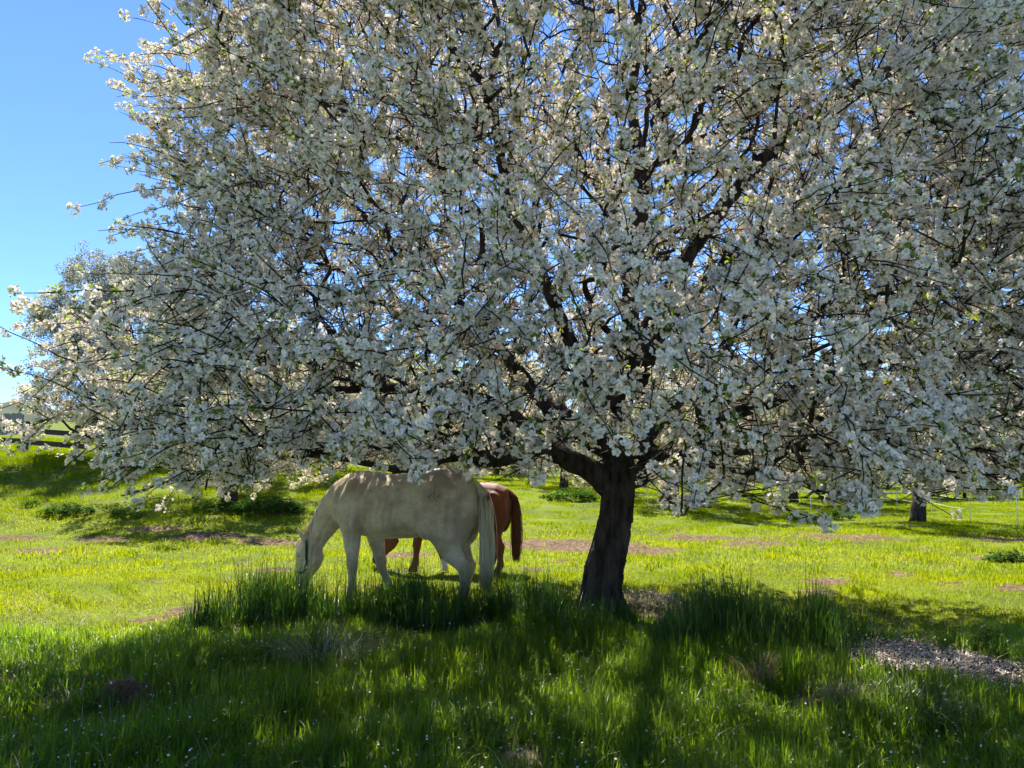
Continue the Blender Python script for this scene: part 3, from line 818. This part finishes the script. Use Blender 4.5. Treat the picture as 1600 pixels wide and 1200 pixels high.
# ------------------------------------------------------------------ tussocks, mounds, weeds, stalks, dandelion
def mound(name, label, px, py, wx, h, mat, nst, L, sp=1.0, cat='mound'):
    c = G(px, py); R = wx / 1200 * c[1]; root = empty(name, c); tag(root, label, cat)
    b = MB(); ns, nr = 26, 8; V = [(0, 0, h)]
    for i in range(1, nr + 1):
        t = i / nr
        for k in range(ns):
            a = 6.2832 * k / ns; r = R * t * (1 + .12 * math.sin(3*a + 1) + .06 * rng.normal())
            V.append((r * math.cos(a), r * .75 * math.sin(a), h * (1 - t**2) ** 1.0 * (1 + .1 * rng.normal()) - .03 * t))
    F = [(0, 1 + k, 1 + (k+1) % ns) for k in range(ns)] + [(1+(i*ns)+k, 1+((i+1)*ns)+k, 1+((i+1)*ns)+(k+1) % ns, 1+(i*ns)+(k+1) % ns) for i in range(nr-1) for k in range(ns)]
    b.add(V, F); b.build('heap', solid_mat(name + '_soil', (.07, .04, .022), (.17, .095, .05), 30, .95, .8, 60), root)
    s = MB()
    for k in range(nst):
        a = rng.uniform(0, 6.28); q = math.sqrt(rng.uniform()); r = R * q
        p = np.array((r * math.cos(a), .75 * r * math.sin(a), h * (1 - q*q) + .003)); dz = rng.normal() * .35; aa = rng.uniform(0, 6.28)
        d = unit(np.array((math.cos(aa), math.sin(aa), dz * sp - .5 * q))); l = L * rng.uniform(.4, 1.2)
        sd = unit(np.cross(d, np.array((0, 0, 1)))) * .0016; m = p + d*l*.5 + np.array((0, 0, .012)); t = p + d*l
        s.add([p - sd, p + sd, m + sd, m - sd, t + sd*.4, t - sd*.4], [(0, 1, 2, 3), (3, 2, 4, 5)])
    tag(s.build('straw', mat, root), kind='stuff')
mound('hay_heap', 'low heap of old brown hay beside the yellow dandelion', 192, 1102, 46, .14, M['hay'], 2400, .10)
mound('hay_heap', 'small heap of brown hay cut by photo\'s left edge', -6, 1086, 34, .09, M['hay'], 1200, .09)
mound('straw_patch', 'flat patch of dry pale straw at bottom edge near middle', 815, 1194, 45, .03, M['straw'], 700, .09)

def tussock(label, px, py, n, R, L, bend, mats, wmul=1.0):
    c = G(px, py); root = empty('grass_tussock', c); tag(root, label, 'tussock', 'separate grass tussocks')
    for nm, mat, k in mats:
        b = MB()
        for i in range(int(n * k)):
            a = rng.uniform(0, 6.28); q = R * math.sqrt(rng.uniform())
            blade(b, np.array((q*math.cos(a), q*math.sin(a), -.01)), a + rng.normal() * .6, L * rng.uniform(.55, 1.15), .0045 * wmul, rng.uniform(.5, 1) * bend, 0, 5)
        tag(b.build(nm, mat, root), kind='stuff')
tussock('arching tussock of pale dry and green grass below the white horse\'s forelegs', 505, 1050, 620, .26, .44, 1.25, [('dry_blades', M['straw'], .38), ('green_blades', M['tall'], .62)])
tussock('dark drooping grass tussock at the near edge of the fallen petals', 1400, 1120, 500, .32, .30, 1.3, [('green_blades', M['tall'], 1.0), ('dry_blades', M['straw'], .08)])
tussock('rust-brown dying grass clump left of the fallen petals', 1185, 1075, 200, .12, .30, .6, [('green_blades', M['grass'], .5), ('dry_blades', M['hay'], .6)], 1.3)
tussock('pale straw-coloured grass clump below the petal patch', 1320, 1108, 160, .13, .2, .7, [('dry_blades', M['straw'], .8), ('brown_blades', M['hay'], .6)], 1.2)
tussock('sunlit dry grass clump right of the apple trunk', 1020, 948, 220, .3, .26, .6, [('dry_blades', M['straw'], .5), ('green_blades', M['tall'], .6)])
tussock('bright upright green grass clump left of the petal patch', 1235, 1078, 70, .1, .42, .35, [('green_blades', M['grass'], 1.0)], 1.6)

def weed(label, px, py, wx, h, n, mat='nettle', L=.07):
    c = G(px, py); R = wx / 1200 * c[1]; root = empty('weed_patch', c); tag(root, label, 'weeds', 'leafy weed patches in the meadow')
    b = MB(); st = MB()
    for i in range(n):
        a = rng.uniform(0, 6.28); q = math.sqrt(rng.uniform()); hh = h * (1 - .7*q*q) * rng.uniform(.55, 1.1)
        p = np.array((R*q*math.cos(a), .6*R*q*math.sin(a), 0))
        st.tube([p, p + np.array((.02*rng.normal(), .02*rng.normal(), hh))], [.003, .002], 3, 0, False)
        for j in range(7):
            z = hh * (.35 + .65 * j / 6); aa = j * 1.57 + rng.uniform(0, 1); d = np.array((math.cos(aa), math.sin(aa), rng.uniform(-.2, .5)))
            leaf(b, p + np.array((0, 0, z)), d, np.array((0, 0, 1)) + .3*rv(), L * rng.uniform(.7, 1.2), L * .55, 0)
    tag(b.build('leaves', M[mat], root), kind='stuff'); tag(st.build('stems', M['stem'], root), kind='stuff')
weed('dark green weed patch in sunny grass at far left', 105, 803, 42, .28, 130)
weed('smaller dark weed patch right of the larger one on the left lawn', 200, 808, 26, .24, 60)
weed('dark weed tuft at upper left of the left lawn patch', 48, 792, 14, .2, 25)
weed('leafy nettles in the shade under the low blossoming tree', 420, 803, 55, .5, 170, L=.11)
weed('nettles left of the shaded tree trunk behind white horse', 345, 800, 40, .35, 90, L=.1)
weed('green weeds under far tree left of the apple trunk', 890, 782, 45, .4, 90, L=.12)
weed('small weed hump on the sunlit lawn right of the wire fence', 1305, 812, 32, .3, 60, L=.1)
weed('dark leafy weeds on the lawn at far right', 1575, 878, 34, .22, 70)
weed('pale leafy plant beside the bare petal patch on right', 1545, 1020, 26, .26, 26, 'grass', .055)

for k, (x0, y0, x1, y1, lab) in enumerate([(1520, 1066, 1562, 1036, 'longest dry bent stalk on the petal patch'), (1548, 1072, 1590, 1050, 'thin middle dry stalk on the petal patch'), (1578, 1076, 1603, 1054, 'dry stalk cut by the right photo edge'),
                                           (565, 938, 578, 900, 'short pale straw stalk standing below the white horse\'s chest')]):
    a = G(x0, y0); tip = W(x1, y1, a[1] + .05); b = MB(); m = (a + tip) / 2 + np.array((0, 0, .02))
    b.tube(np.array([a, m, tip, tip + np.array((.05, 0, -.004))]) - a, [.0045, .004, .003, .0015], 5); o = b.build('dry_stalk', M['straw']); o.location = a
    tag(o, lab, 'stalk', 'dry stalks')

def dandelion():
    c = G(130, 1090); root = empty('dandelion', c); tag(root, 'single yellow dandelion flower left of the brown hay heap', 'flower')
    b = MB(); b.tube([(0, 0, 0), (.01, 0, .08), (.012, -.01, .15)], [.003, .003, .0025], 6); b.build('stem', M['stem'], root)
    b = MB(); h = np.array((.012, -.01, .15))
    for k in range(70):
        a = rng.uniform(0, 6.28); e = rng.uniform(.05, 1.4); d = np.array((math.cos(a)*math.cos(e), math.sin(a)*math.cos(e), math.sin(e)))
        petal(b, h, d, np.array((0, 0, 1)) + .1*rv(), .024, .006, 0, .1)
    b.build('flower_head', M['yellow'], root)
dandelion()

# ------------------------------------------------------------------ fences
def wooden_fence():
    Y0 = 27.0; xs = [(42 - 800) / 1200 * Y0 - 1.8 * k for k in range(4, 0, -1)] + [(42 - 800) / 1200 * Y0 + 1.8 * k for k in range(6)]
    root = empty('rail_fence', (xs[0], Y0, float(terrain(xs[0], Y0)))); tag(root, 'weathered wooden post-and-rail fence on the bank at left', 'fence'); o0 = np.array(root.location)
    tz = [float(terrain(x, Y0)) for x in xs]
    for x, z in zip(xs, tz):
        b = MB(); b.box((x - .075 - o0[0], -.07, z - o0[2] - .2), (x + .075 - o0[0], .07, z - o0[2] + 1.12 + .04 * rng.normal())); o = b.build('post', M['wood'], root, False); md = o.modifiers.new('bevel', 'BEVEL'); md.width = .012
    for i in range(len(xs) - 1):
        for hgt in (.38, .80):
            b = MB(); j = .015 * rng.normal(2); z0 = tz[i] - o0[2] + hgt + .02 * rng.normal(); z1 = tz[i+1] - o0[2] + hgt + .02 * rng.normal(); xa = xs[i] - o0[0] + .004; xb = xs[i+1] - o0[0] - .004
            V = [(xa, -.115, z0 - .09), (xb, -.115, z1 - .09), (xb, -.073, z1 - .09), (xa, -.073, z0 - .09), (xa, -.115, z0 + .09), (xb, -.115, z1 + .09), (xb, -.073, z1 + .09), (xa, -.073, z0 + .09)]
            b.add(V, [(0,3,2,1),(4,5,6,7),(0,1,5,4),(1,2,6,5),(2,3,7,6),(3,0,4,7)]); b.build('rail', M['wood'], root, False)
wooden_fence()

def board_fence():
    Y0 = 62.0; x0 = (-40 - 800) / 1200 * Y0; nb = 20
    z = float(terrain(x0 + 2, Y0)); root = empty('board_fence', (x0, Y0, z)); tag(root, 'grey upright board fence far beyond the rail fence at left edge', 'fence')
    for k in range(nb):
        b = MB(); h = 1.7 + .04 * rng.normal(); zz = float(terrain(x0 + k*.2, Y0)) - z; b.box((k*.2, -.012, zz - .3), (k*.2 + .17, .012, zz + h)); b.build('board', M['board'], root, False)
board_fence()

def wire_fence():
    px = [(985, 23), (1010, 23), (1037, 23), (1056, 23.6), (1085, 24), (1140, 24.5), (1200, 25), (1262, 25.5), (1330, 26), (1395, 26.5), (1448, 24), (1507, 22), (1580, 20.5)]
    P = [np.array(at_px(*q)) for q in px]; root = empty('wire_fence', P[0]); tag(root, 'low electric wire fence on thin posts across the right of the meadow', 'fence')
    for k, p in enumerate(P):
        b = MB(); wood = k in (2, 3); r = .05 if wood else .012
        q = p - P[0]; b.tube([q - np.array((0, 0, .2)), q + np.array((0, 0, .3)), q + np.array((0, 0, .72))], [r, r, r*.9], 7, 0, True, 0, .03); b.build('post', M['wood'] if wood else M['white_post'], root)
    for hgt in (.38, .66):
        b = MB(); L = []
        for a, c in zip(P[:-1], P[1:]):
            for t in (0, .5): L.append(a + (c - a) * t - P[0] + np.array((0, -.055, hgt - (.03 if t else 0))))
        L.append(P[-1] - P[0] + np.array((0, -.055, hgt))); b.tube(L, .0045, 4); b.build('wire', M['white_post'], root)
wire_fence()

# ------------------------------------------------------------------ horses
def loft(b, secs, sides=20, fat=1.0):
    """secs: (u, v, z, half depth in the sagittal plane, half width); closed shell"""
    S = np.array([s[:5] for s in secs], float); S[:, 3:] *= np.where(S[:, 2] < .72, fat, 1.0)[:, None]; C = S[:, :3]
    T = np.gradient(C, axis=0); T[:, 1] = 0; T = unit(T); n = np.stack([-T[:, 2], np.zeros(len(T)), T[:, 0]], 1)
    th = np.arange(sides) * 2 * math.pi / sides; lat = np.array((0, 1.0, 0))
    ring = C[:, None] + S[:, 3][:, None, None] * np.cos(th)[None, :, None] * n[:, None] + S[:, 4][:, None, None] * np.sin(th)[None, :, None] * lat
    m = len(S); f = [(i*sides+j, i*sides+(j+1) % sides, (i+1)*sides+(j+1) % sides, (i+1)*sides+j) for i in range(m-1) for j in range(sides)]
    f.append(tuple(range(sides-1, -1, -1))); f.append(tuple((m-1)*sides + j for j in range(sides)))
    b.add(ring, f)

def ball(b, c, r, n=14):
    V = []; F = []
    for i in range(n + 1):
        p = math.pi * i / n
        for j in range(n): a = 6.28318 * j / n; V.append((c[0] + r[0]*math.sin(p)*math.cos(a), c[1] + r[1]*math.sin(p)*math.sin(a), c[2] + r[2]*math.cos(p)))
    for i in range(n):
        for j in range(n): F.append((i*n+j, (i+1)*n+j, (i+1)*n+(j+1) % n, i*n+(j+1) % n))
    b.add(V, F)

def hair(b, P, r):
    P = np.array(P); b.tube(P, np.linspace(r, r * .35, len(P)), 3, 0, False)

def horse_coat(name, c1, c2, c3, sock=None):
    m, n, l = new_mat(name); p = n['Principled BSDF']; p.inputs['Roughness'].default_value = .62; p.inputs['Specular IOR Level'].default_value = .25
    p.inputs['Sheen Weight'].default_value = .15
    tc = n.new('ShaderNodeTexCoord')
    a = n.new('ShaderNodeTexNoise'); a.inputs['Scale'].default_value = 3.2; a.inputs['Detail'].default_value = 9; a.inputs['Roughness'].default_value = .65
    f = n.new('ShaderNodeTexNoise'); f.inputs['Scale'].default_value = 38; f.inputs['Detail'].default_value = 6
    l.new(tc.outputs['Object'], a.inputs['Vector']); l.new(tc.outputs['Object'], f.inputs['Vector'])
    r1 = n.new('ShaderNodeValToRGB'); r1.color_ramp.elements[0].position = .40; r1.color_ramp.elements[1].position = .60
    r1.color_ramp.elements[0].color = (*c2, 1); r1.color_ramp.elements[1].color = (*c1, 1); l.new(a.outputs[0], r1.inputs[0])
    r2 = n.new('ShaderNodeMath'); r2.operation = 'MULTIPLY_ADD'; l.new(f.outputs[0], r2.inputs[0]); r2.inputs[1].default_value = 1.4; r2.inputs[2].default_value = -.55; r2.use_clamp = True
    mx = n.new('ShaderNodeMixRGB'); l.new(r2.outputs[0], mx.inputs[0]); l.new(r1.outputs[0], mx.inputs[1]); mx.inputs[2].default_value = (*c3, 1)
    at = n.new('ShaderNodeAttribute'); at.attribute_name = 'mark'
    m2 = n.new('ShaderNodeMixRGB'); l.new(at.outputs['Fac'], m2.inputs[0]); l.new(mx.outputs[0], m2.inputs[1]); m2.inputs[2].default_value = (*(sock or c3), 1)
    l.new(m2.outputs[0], p.inputs['Base Color'])
    bp = n.new('ShaderNodeBump'); bp.inputs['Strength'].default_value = .25; bp.inputs['Distance'].default_value = .01
    mp = n.new('ShaderNodeMapping'); mp.inputs['Scale'].default_value = (60, 60, 22); l.new(tc.outputs['Object'], mp.inputs[0]); g = n.new('ShaderNodeTexNoise'); g.inputs['Scale'].default_value = 3; l.new(mp.outputs[0], g.inputs['Vector'])
    l.new(g.outputs[0], bp.inputs['Height']); l.new(bp.outputs[0], p.inputs['Normal'])
    return m

def horse(label, loc, yaw, scale, coat, hairmat, legs, marks, halter, reach=1.0):
    root = empty('horse', loc, yaw); root.scale = (scale,)*3; tag(root, label, 'horse', 'grazing horses')
    b = MB()
    top = [(-.90, 1.33, 1.02, .10), (-.86, 1.41, .93, .17), (-.78, 1.50, .86, .225), (-.62, 1.575, .83, .275), (-.42, 1.60, .84, .295), (-.2, 1.565, .80, .315), (0, 1.535, .775, .34), (.22, 1.53, .76, .34), (.42, 1.56, .77, .315),
           (.58, 1.575, .80, .275), (.72, 1.53, .86, .235), (.84, 1.44, .93, .20), (.93, 1.33, 1.0, .15), (.97, 1.26, 1.07, .08)]
    loft(b, [(u, 0, (t + q) / 2, (t - q) / 2, w_) for u, t, q, w_ in top], 28)
    loft(b, [(.52, 0, 1.32, .24, .17), (.68, 0, 1.28, .27, .18), (.84, 0, 1.20, .255, .155), (.98, 0, 1.07, .215, .125), (1.09, 0, .93, .18, .105), (1.18, 0, .79, .155, .092), (1.245, 0, .67, .14, .085), (1.27, 0, .60, .11, .07)])
    # head: poll, brow, cheek, face, muzzle
    loft(b, [(1.315, 0, .745, .055, .055), (1.315, 0, .69, .12, .088), (1.295, 0, .60, .175, .10), (1.285, 0, .52, .195, .104), (1.305, 0, .43, .165, .092), (1.34, 0, .33, .118, .074), (1.365, 0, .23, .085, .06), (1.37, 0, .155, .085, .062), (1.365, 0, .105, .065, .052), (1.36, 0, .085, .03, .03)])
    for s in (1, -1):
        ball(b, (1.245, s*.052, .52), (.10, .052, .13)); ball(b, (1.395, s*.078, .545), (.035, .025, .045))      # jowl, brow ridge
        ball(b, (.66, s*.17, 1.12), (.17, .11, .27)); ball(b, (-.52, s*.185, 1.14), (.27, .125, .33)); ball(b, (-.755, s*.145, 1.08), (.135, .11, .30)); ball(b, (-.70, s*.165, .92), (.14, .09, .22)); ball(b, (-.33, s*.2, .93), (.13, .085, .15)); ball(b, (.62, s*.20, 1.26), (.12, .06, .22)); ball(b, (.58, s*.205, .96), (.14, .085, .12)); ball(b, (-.38, s*.215, 1.36), (.12, .06, .11)); ball(b, (-.60, s*.215, 1.27), (.17, .085, .17))
        ball(b, (1.425, s*.045, .185), (.02, .022, .03)); ball(b, (.82, s*.1, 1.08), (.12, .1, .14))
        loft(b, [(1.305, s*.062, .70, .028, .022), (1.335, s*.072, .745, .034, .024), (1.375, s*.08, .815, .030, .019), (1.42, s*.082, .895, .006, .005)], 10)
    for kind, s, J in legs:
        if kind == 'fore':   # J: (elbow u, knee u, fetlock u, hoof u)
            e, k, f, h = J
            loft(b, [(.70, s*.17, 1.18, .13, .07), ((e+.70)/2, s*.175, .98, .145, .088), (e, s*.17, .83, .12, .085), ((e*2+k)/3, s*.165, .70, .092, .072), ((e+k*3)/4, s*.16, .55, .066, .056), (k, s*.16, .46, .064, .056), (k, s*.16, .415, .056, .05),
                     ((k*2+f)/3, s*.16, .33, .044, .037), ((k+f*2)/3, s*.16, .24, .044, .036), (f, s*.16, .155, .055, .046), ((f+h)/2, s*.16, .105, .044, .04), (h, s*.16, .065, .054, .05), (h+.01, s*.16, .0, .068, .06)], 14, 1.13)
        else:                # J: (stifle, gaskin, hock, fetlock, hoof)
            st, g, hk, f, h = J
            loft(b, [(-.55, s*.17, 1.25, .2, .09), ((st-.6)/2 - .03, s*.19, 1.02, .225, .115), (st-.13, s*.185, .86, .205, .105), (g*.6+st*.4-.06, s*.175, .74, .165, .088), (g-.01, s*.165, .63, .122, .07), ((g+hk*2)/3, s*.16, .53, .082, .055), (hk, s*.155, .46, .082, .052), (hk+.005, s*.155, .40, .066, .047),
                     ((hk*2+f)/3+.005, s*.155, .32, .052, .04), ((hk+f*2)/3, s*.155, .24, .05, .04), (f, s*.155, .16, .062, .05), ((f+h)/2, s*.155, .11, .05, .045), (h, s*.155, .07, .058, .054), (h+.01, s*.155, .0, .072, .065)], 14, 1.13)
    for q in b.v:
        k = q[:, 0] > .82; q[k, 0] = .82 + (q[k, 0] - .82) * reach
    me = b.mesh('body', [coat]); o = link(bpy.data.objects.new('body', me), root)
    rm = o.modifiers.new('remesh', 'REMESH'); rm.mode = 'VOXEL'; rm.voxel_size = .0135
    sm = o.modifiers.new('smooth', 'SMOOTH'); sm.factor = .5; sm.iterations = 7
    dg = bpy.context.evaluated_depsgraph_get(); me2 = bpy.data.meshes.new_from_object(o.evaluated_get(dg)); o.modifiers.clear(); o.data = me2
    if not me2.materials: me2.materials.append(coat)
    me2.polygons.foreach_set('use_smooth', np.ones(len(me2.polygons), bool))
    V = np.zeros(len(me2.vertices) * 3); me2.vertices.foreach_get('co', V); V = V.reshape(-1, 3)
    Nn = np.zeros(len(V) * 3); me2.vertices.foreach_get('normal', Nn); Nn = Nn.reshape(-1, 3)
    dsp = np.zeros(len(V)); sd = np.clip(np.abs(Nn[:, 1]) * 1.6 - .2, 0, 1); ux = np.where(V[:, 0] > .82, .82 + (V[:, 0] - .82) / reach, V[:, 0])
    for gr, dep, wd in (([(.40, 1.48), (.47, 1.2), (.50, .92)], .016, .035), ([(-.26, 1.36), (-.22, 1.1), (-.27, .9)], .018, .045), ([(-.66, 1.3), (-.62, 1.0), (-.60, .82)], .014, .03), ([(.70, 1.48), (.84, 1.22), (.88, 1.0)], .014, .04),
                        ([(.94, 1.02), (1.08, .8), (1.17, .62)], .012, .025), ([(1.19, .66), (1.185, .52), (1.22, .43)], .010, .018), ([(1.31, .50), (1.34, .40), (1.40, .30)], .007, .016), ([(.62, 1.0), (.60, .86), (.63, .72)], .010, .022), ([(-.46, 1.05), (-.5, .85), (-.55, .7)], .009, .03)):
        g = np.array(gr); best = np.full(len(V), 9.0)
        for a_, b_ in zip(g[:-1], g[1:]):
            ab = b_ - a_; t = np.clip(((ux - a_[0]) * ab[0] + (V[:, 2] - a_[1]) * ab[1]) / (ab @ ab), 0, 1); best = np.minimum(best, np.hypot(ux - a_[0] - t * ab[0], V[:, 2] - a_[1] - t * ab[1]))
        dsp -= dep * np.exp(-(best / wd) ** 2) * sd
    rib = np.exp(-((V[:, 0] - .14) / .22) ** 4) * np.exp(-((V[:, 2] - 1.08) / .24) ** 4); dsp += .0035 * np.sin((V[:, 0] + .25 * (V[:, 2] - 1)) * 75) * rib * sd
    V = V + Nn * dsp[:, None]; me2.vertices.foreach_set('co', V.ravel()); me2.update()
    mk = np.zeros(len(V))
    for fn in marks: mk = np.maximum(mk, fn(V))
    a = me2.attributes.new('mark', 'FLOAT', 'POINT'); a.data.foreach_set('value', mk.astype(np.float32))
    bvh = BVHTree.FromPolygons([Vector(v) for v in V], [tuple(p.vertices) for p in me2.polygons])
    dark = M.setdefault('eye', solid_mat('dark_eye', (.006, .005, .004), (.012, .01, .008), 5, .12, 0, 1, (1, 1, 1), .5))
    for s in (1, -1):
        eb = MB(); ball(eb, (.82 + .565*reach, s*.0880, .535), (.018, .012, .014), 10); eb.build('eye', dark, root)
    # mane, forelock, tail
    crest = [(.60, 1.585), (.74, 1.525), (.90, 1.40), (1.04, 1.245), (1.16, 1.08), (1.255, .93), (1.31, .80)]
    cu = np.array(crest); hb = MB()
    for k in range(420):
        t = rng.uniform(0, len(cu) - 1.001); i = int(t); p = cu[i] + (cu[i+1] - cu[i]) * (t - i); side = -1 if rng.uniform() < .62 else 1; l = rng.uniform(.10, .24)
        P0 = np.array(((p[0] if p[0] < .82 else .82 + (p[0] - .82)*reach) - .02, .01*rng.normal(), p[1] - .025)); d1 = np.array((.035 + .02*rng.normal(), side*.045, .012)); 
        hair(hb, [P0, P0 + d1, P0 + d1 + np.array((.01, side*.035, -.4*l)), P0 + d1 + np.array((-.0 + .02*rng.normal(), side*.05, -l))], .0042)
    tag(hb.build('mane', hairmat, root), kind='stuff')
    hb = MB()
    for k in range(50):
        P0 = np.array((.82 + .54*reach + .01*rng.normal(), .03*rng.normal(), .735)); hair(hb, [P0, P0 + np.array((.045, .01*rng.normal(), .0)), P0 + np.array((.075 + .01*rng.normal(), .03*rng.normal(), -.10)), P0 + np.array((.07, .03*rng.normal(), -.2))], .004)
    tag(hb.build('forelock', hairmat, root), kind='stuff')
    hb = MB()
    for k in range(760):
        a = rng.uniform(0, 6.28); q = math.sqrt(rng.uniform()); q *= 1.55 if rng.uniform() < .12 else 1.0; ox, oy = q*math.cos(a), q*math.sin(a); l = rng.uniform(.62, 1.05); 
        A = np.array((-.84, .028*oy, 1.44 + .025*ox)); B_ = np.array((-.955 - .03*ox, .045*oy, 1.30 + .02*ox)); C_ = np.array((-.985 - .058*ox, .08*oy, 1.05)); D_ = np.array((-.99 - .07*ox, .085*oy, .66)); E_ = np.array((-.98 - .06*ox + .012*rng.normal(), .07*oy, .20 + .10*rng.uniform()))
        E_ = D_ + (E_ - D_) * l
        B_ += .006*rv(); C_ += .012*rv(); D_ += .016*rv(); S, _ = smooth_path(np.array([A, B_, C_, D_, E_]), [1]*5, .11); hair(hb, S, rng.uniform(.003, .0065))
    tag(hb.build('tail', hairmat, root), kind='stuff')
    strap = M.setdefault('strap', solid_mat('dark_halter_webbing', (.010, .014, .016), (.02, .026, .028), 40, .7))
    if halter:
        hm = MB()
        def band(P, wd):   # ribbon lying on the coat along a chain of (u, z) points, both sides
            for s in (1, -1):
                L = []
                for u, z in P:
                    h = bvh.ray_cast(Vector((u, s*.6, z)), Vector((0, -s, 0)))
                    if h[0] is not None: L.append(np.array(h[0]) + np.array((0, s*.005, 0)))
                if len(L) < 2: continue
                L, _ = smooth_path(np.array(L), [1]*len(L), .02); T = unit(np.gradient(L, axis=0)); sd = unit(np.cross(T, np.array((0, s, 0)))) * wd
                q = np.array((0, s*.004, 0)); V = np.concatenate([np.stack([p - d, p + d, p + d + q, p - d + q]) for p, d in zip(L, sd)])
                hm.add(V, [(4*i+j, 4*i+(j+1) % 4, 4*i+4+(j+1) % 4, 4*i+4+j) for i in range(len(L)-1) for j in range(4)])
        band([(1.285, .735), (1.275, .69), (1.268, .62), (1.265, .54), (1.262, .46), (1.285, .40)], .017)
        band([(1.27, .40), (1.30, .36), (1.35, .33), (1.40, .335), (1.43, .34)], .012)
        hm.build('halter', strap, root, False)
        br = MB()            # thin dark scribbled strokes laid on the haunch
        for P in ([(-.47, 1.40), (-.45, 1.36), (-.455, 1.31), (-.44, 1.27)], [(-.455, 1.33), (-.42, 1.30), (-.395, 1.27), (-.42, 1.245)], [(-.46, 1.30), (-.50, 1.275), (-.52, 1.295), (-.50, 1.32)], [(-.44, 1.285), (-.475, 1.25), (-.49, 1.235)], [(-.40, 1.285), (-.37, 1.262)]):
            L = []
            for u, z in P:
                h = bvh.ray_cast(Vector((u, .8, z)), Vector((0, -1, 0)))
                if h[0] is not None: L.append(np.array(h[0]))
            S, _ = smooth_path(np.array(L), [1]*len(L), .012); br.tube(S, np.concatenate([np.linspace(.002, .005, len(S)//2), np.linspace(.005, .0015, len(S) - len(S)//2)]), 5)
        br.build('haunch_mark', M.setdefault('scribble', solid_mat('dark_mark', (.09, .07, .06), (.14, .12, .10), 30, .9)), root)
    return root

def soft(d, w_): return np.clip(.5 - d / w_, 0, 1)
grey = [lambda V: .75 * soft(V[:, 2] - .30, .25) * (rng.uniform(size=len(V)) * .3 + .7), lambda V: .55 * soft(V[:, 2] - .20, .1) * (V[:, 0] > 1.2)]
white = horse_coat('dirty_white_coat', (.60, .475, .30), (.34, .245, .145), (.33, .25, .155), (.24, .19, .145))
tailm = solid_mat('cream_hair', (.60, .48, .28), (.84, .70, .45), 45, .55, 0, 1, (1, 1, .06))
horse('white horse with dark halter grazing under the apple tree, near side in shade', (-1.24, 9.2, float(terrain(-1.2, 9.2))), math.pi - math.radians(16), 1.0, white, tailm,
      [('fore', 1, (.63, .62, .62, .65)), ('fore', -1, (.50, .40, .27, .25)), ('hind', 1, (-.40, -.635, -.79, -.76, -.70)), ('hind', -1, (-.42, -.60, -.73, -.67, -.60))], grey, True)
sock = [lambda V: soft(V[:, 2] - .20, .05) * (V[:, 0] > 0) * (V[:, 1] < 0), lambda V: (V[:, 0] > 1.60) * (V[:, 2] > .15) * (V[:, 2] < .72) * soft(np.abs(V[:, 1]) - .035, .02)]
brown = horse_coat('chestnut_coat', (.21, .052, .016), (.13, .031, .011), (.09, .024, .009), (.62, .56, .50))
brtail = solid_mat('chestnut_hair', (.085, .026, .011), (.21, .070, .028), 60, .5, 0, 1, (1, 1, .1))
horse('chestnut horse with white sock grazing behind the white horse', (-.76, 12.0, float(terrain(-.7, 12))), math.pi - math.radians(14), .86, brown, brtail,
      [('fore', 1, (.74, .80, .82, .85)), ('fore', -1, (.60, .52, .40, .38)), ('hind', 1, (-.42, -.62, -.74, -.74, -.69)), ('hind', -1, (-.40, -.54, -.62, -.50, -.44))], sock, False, 1.45)
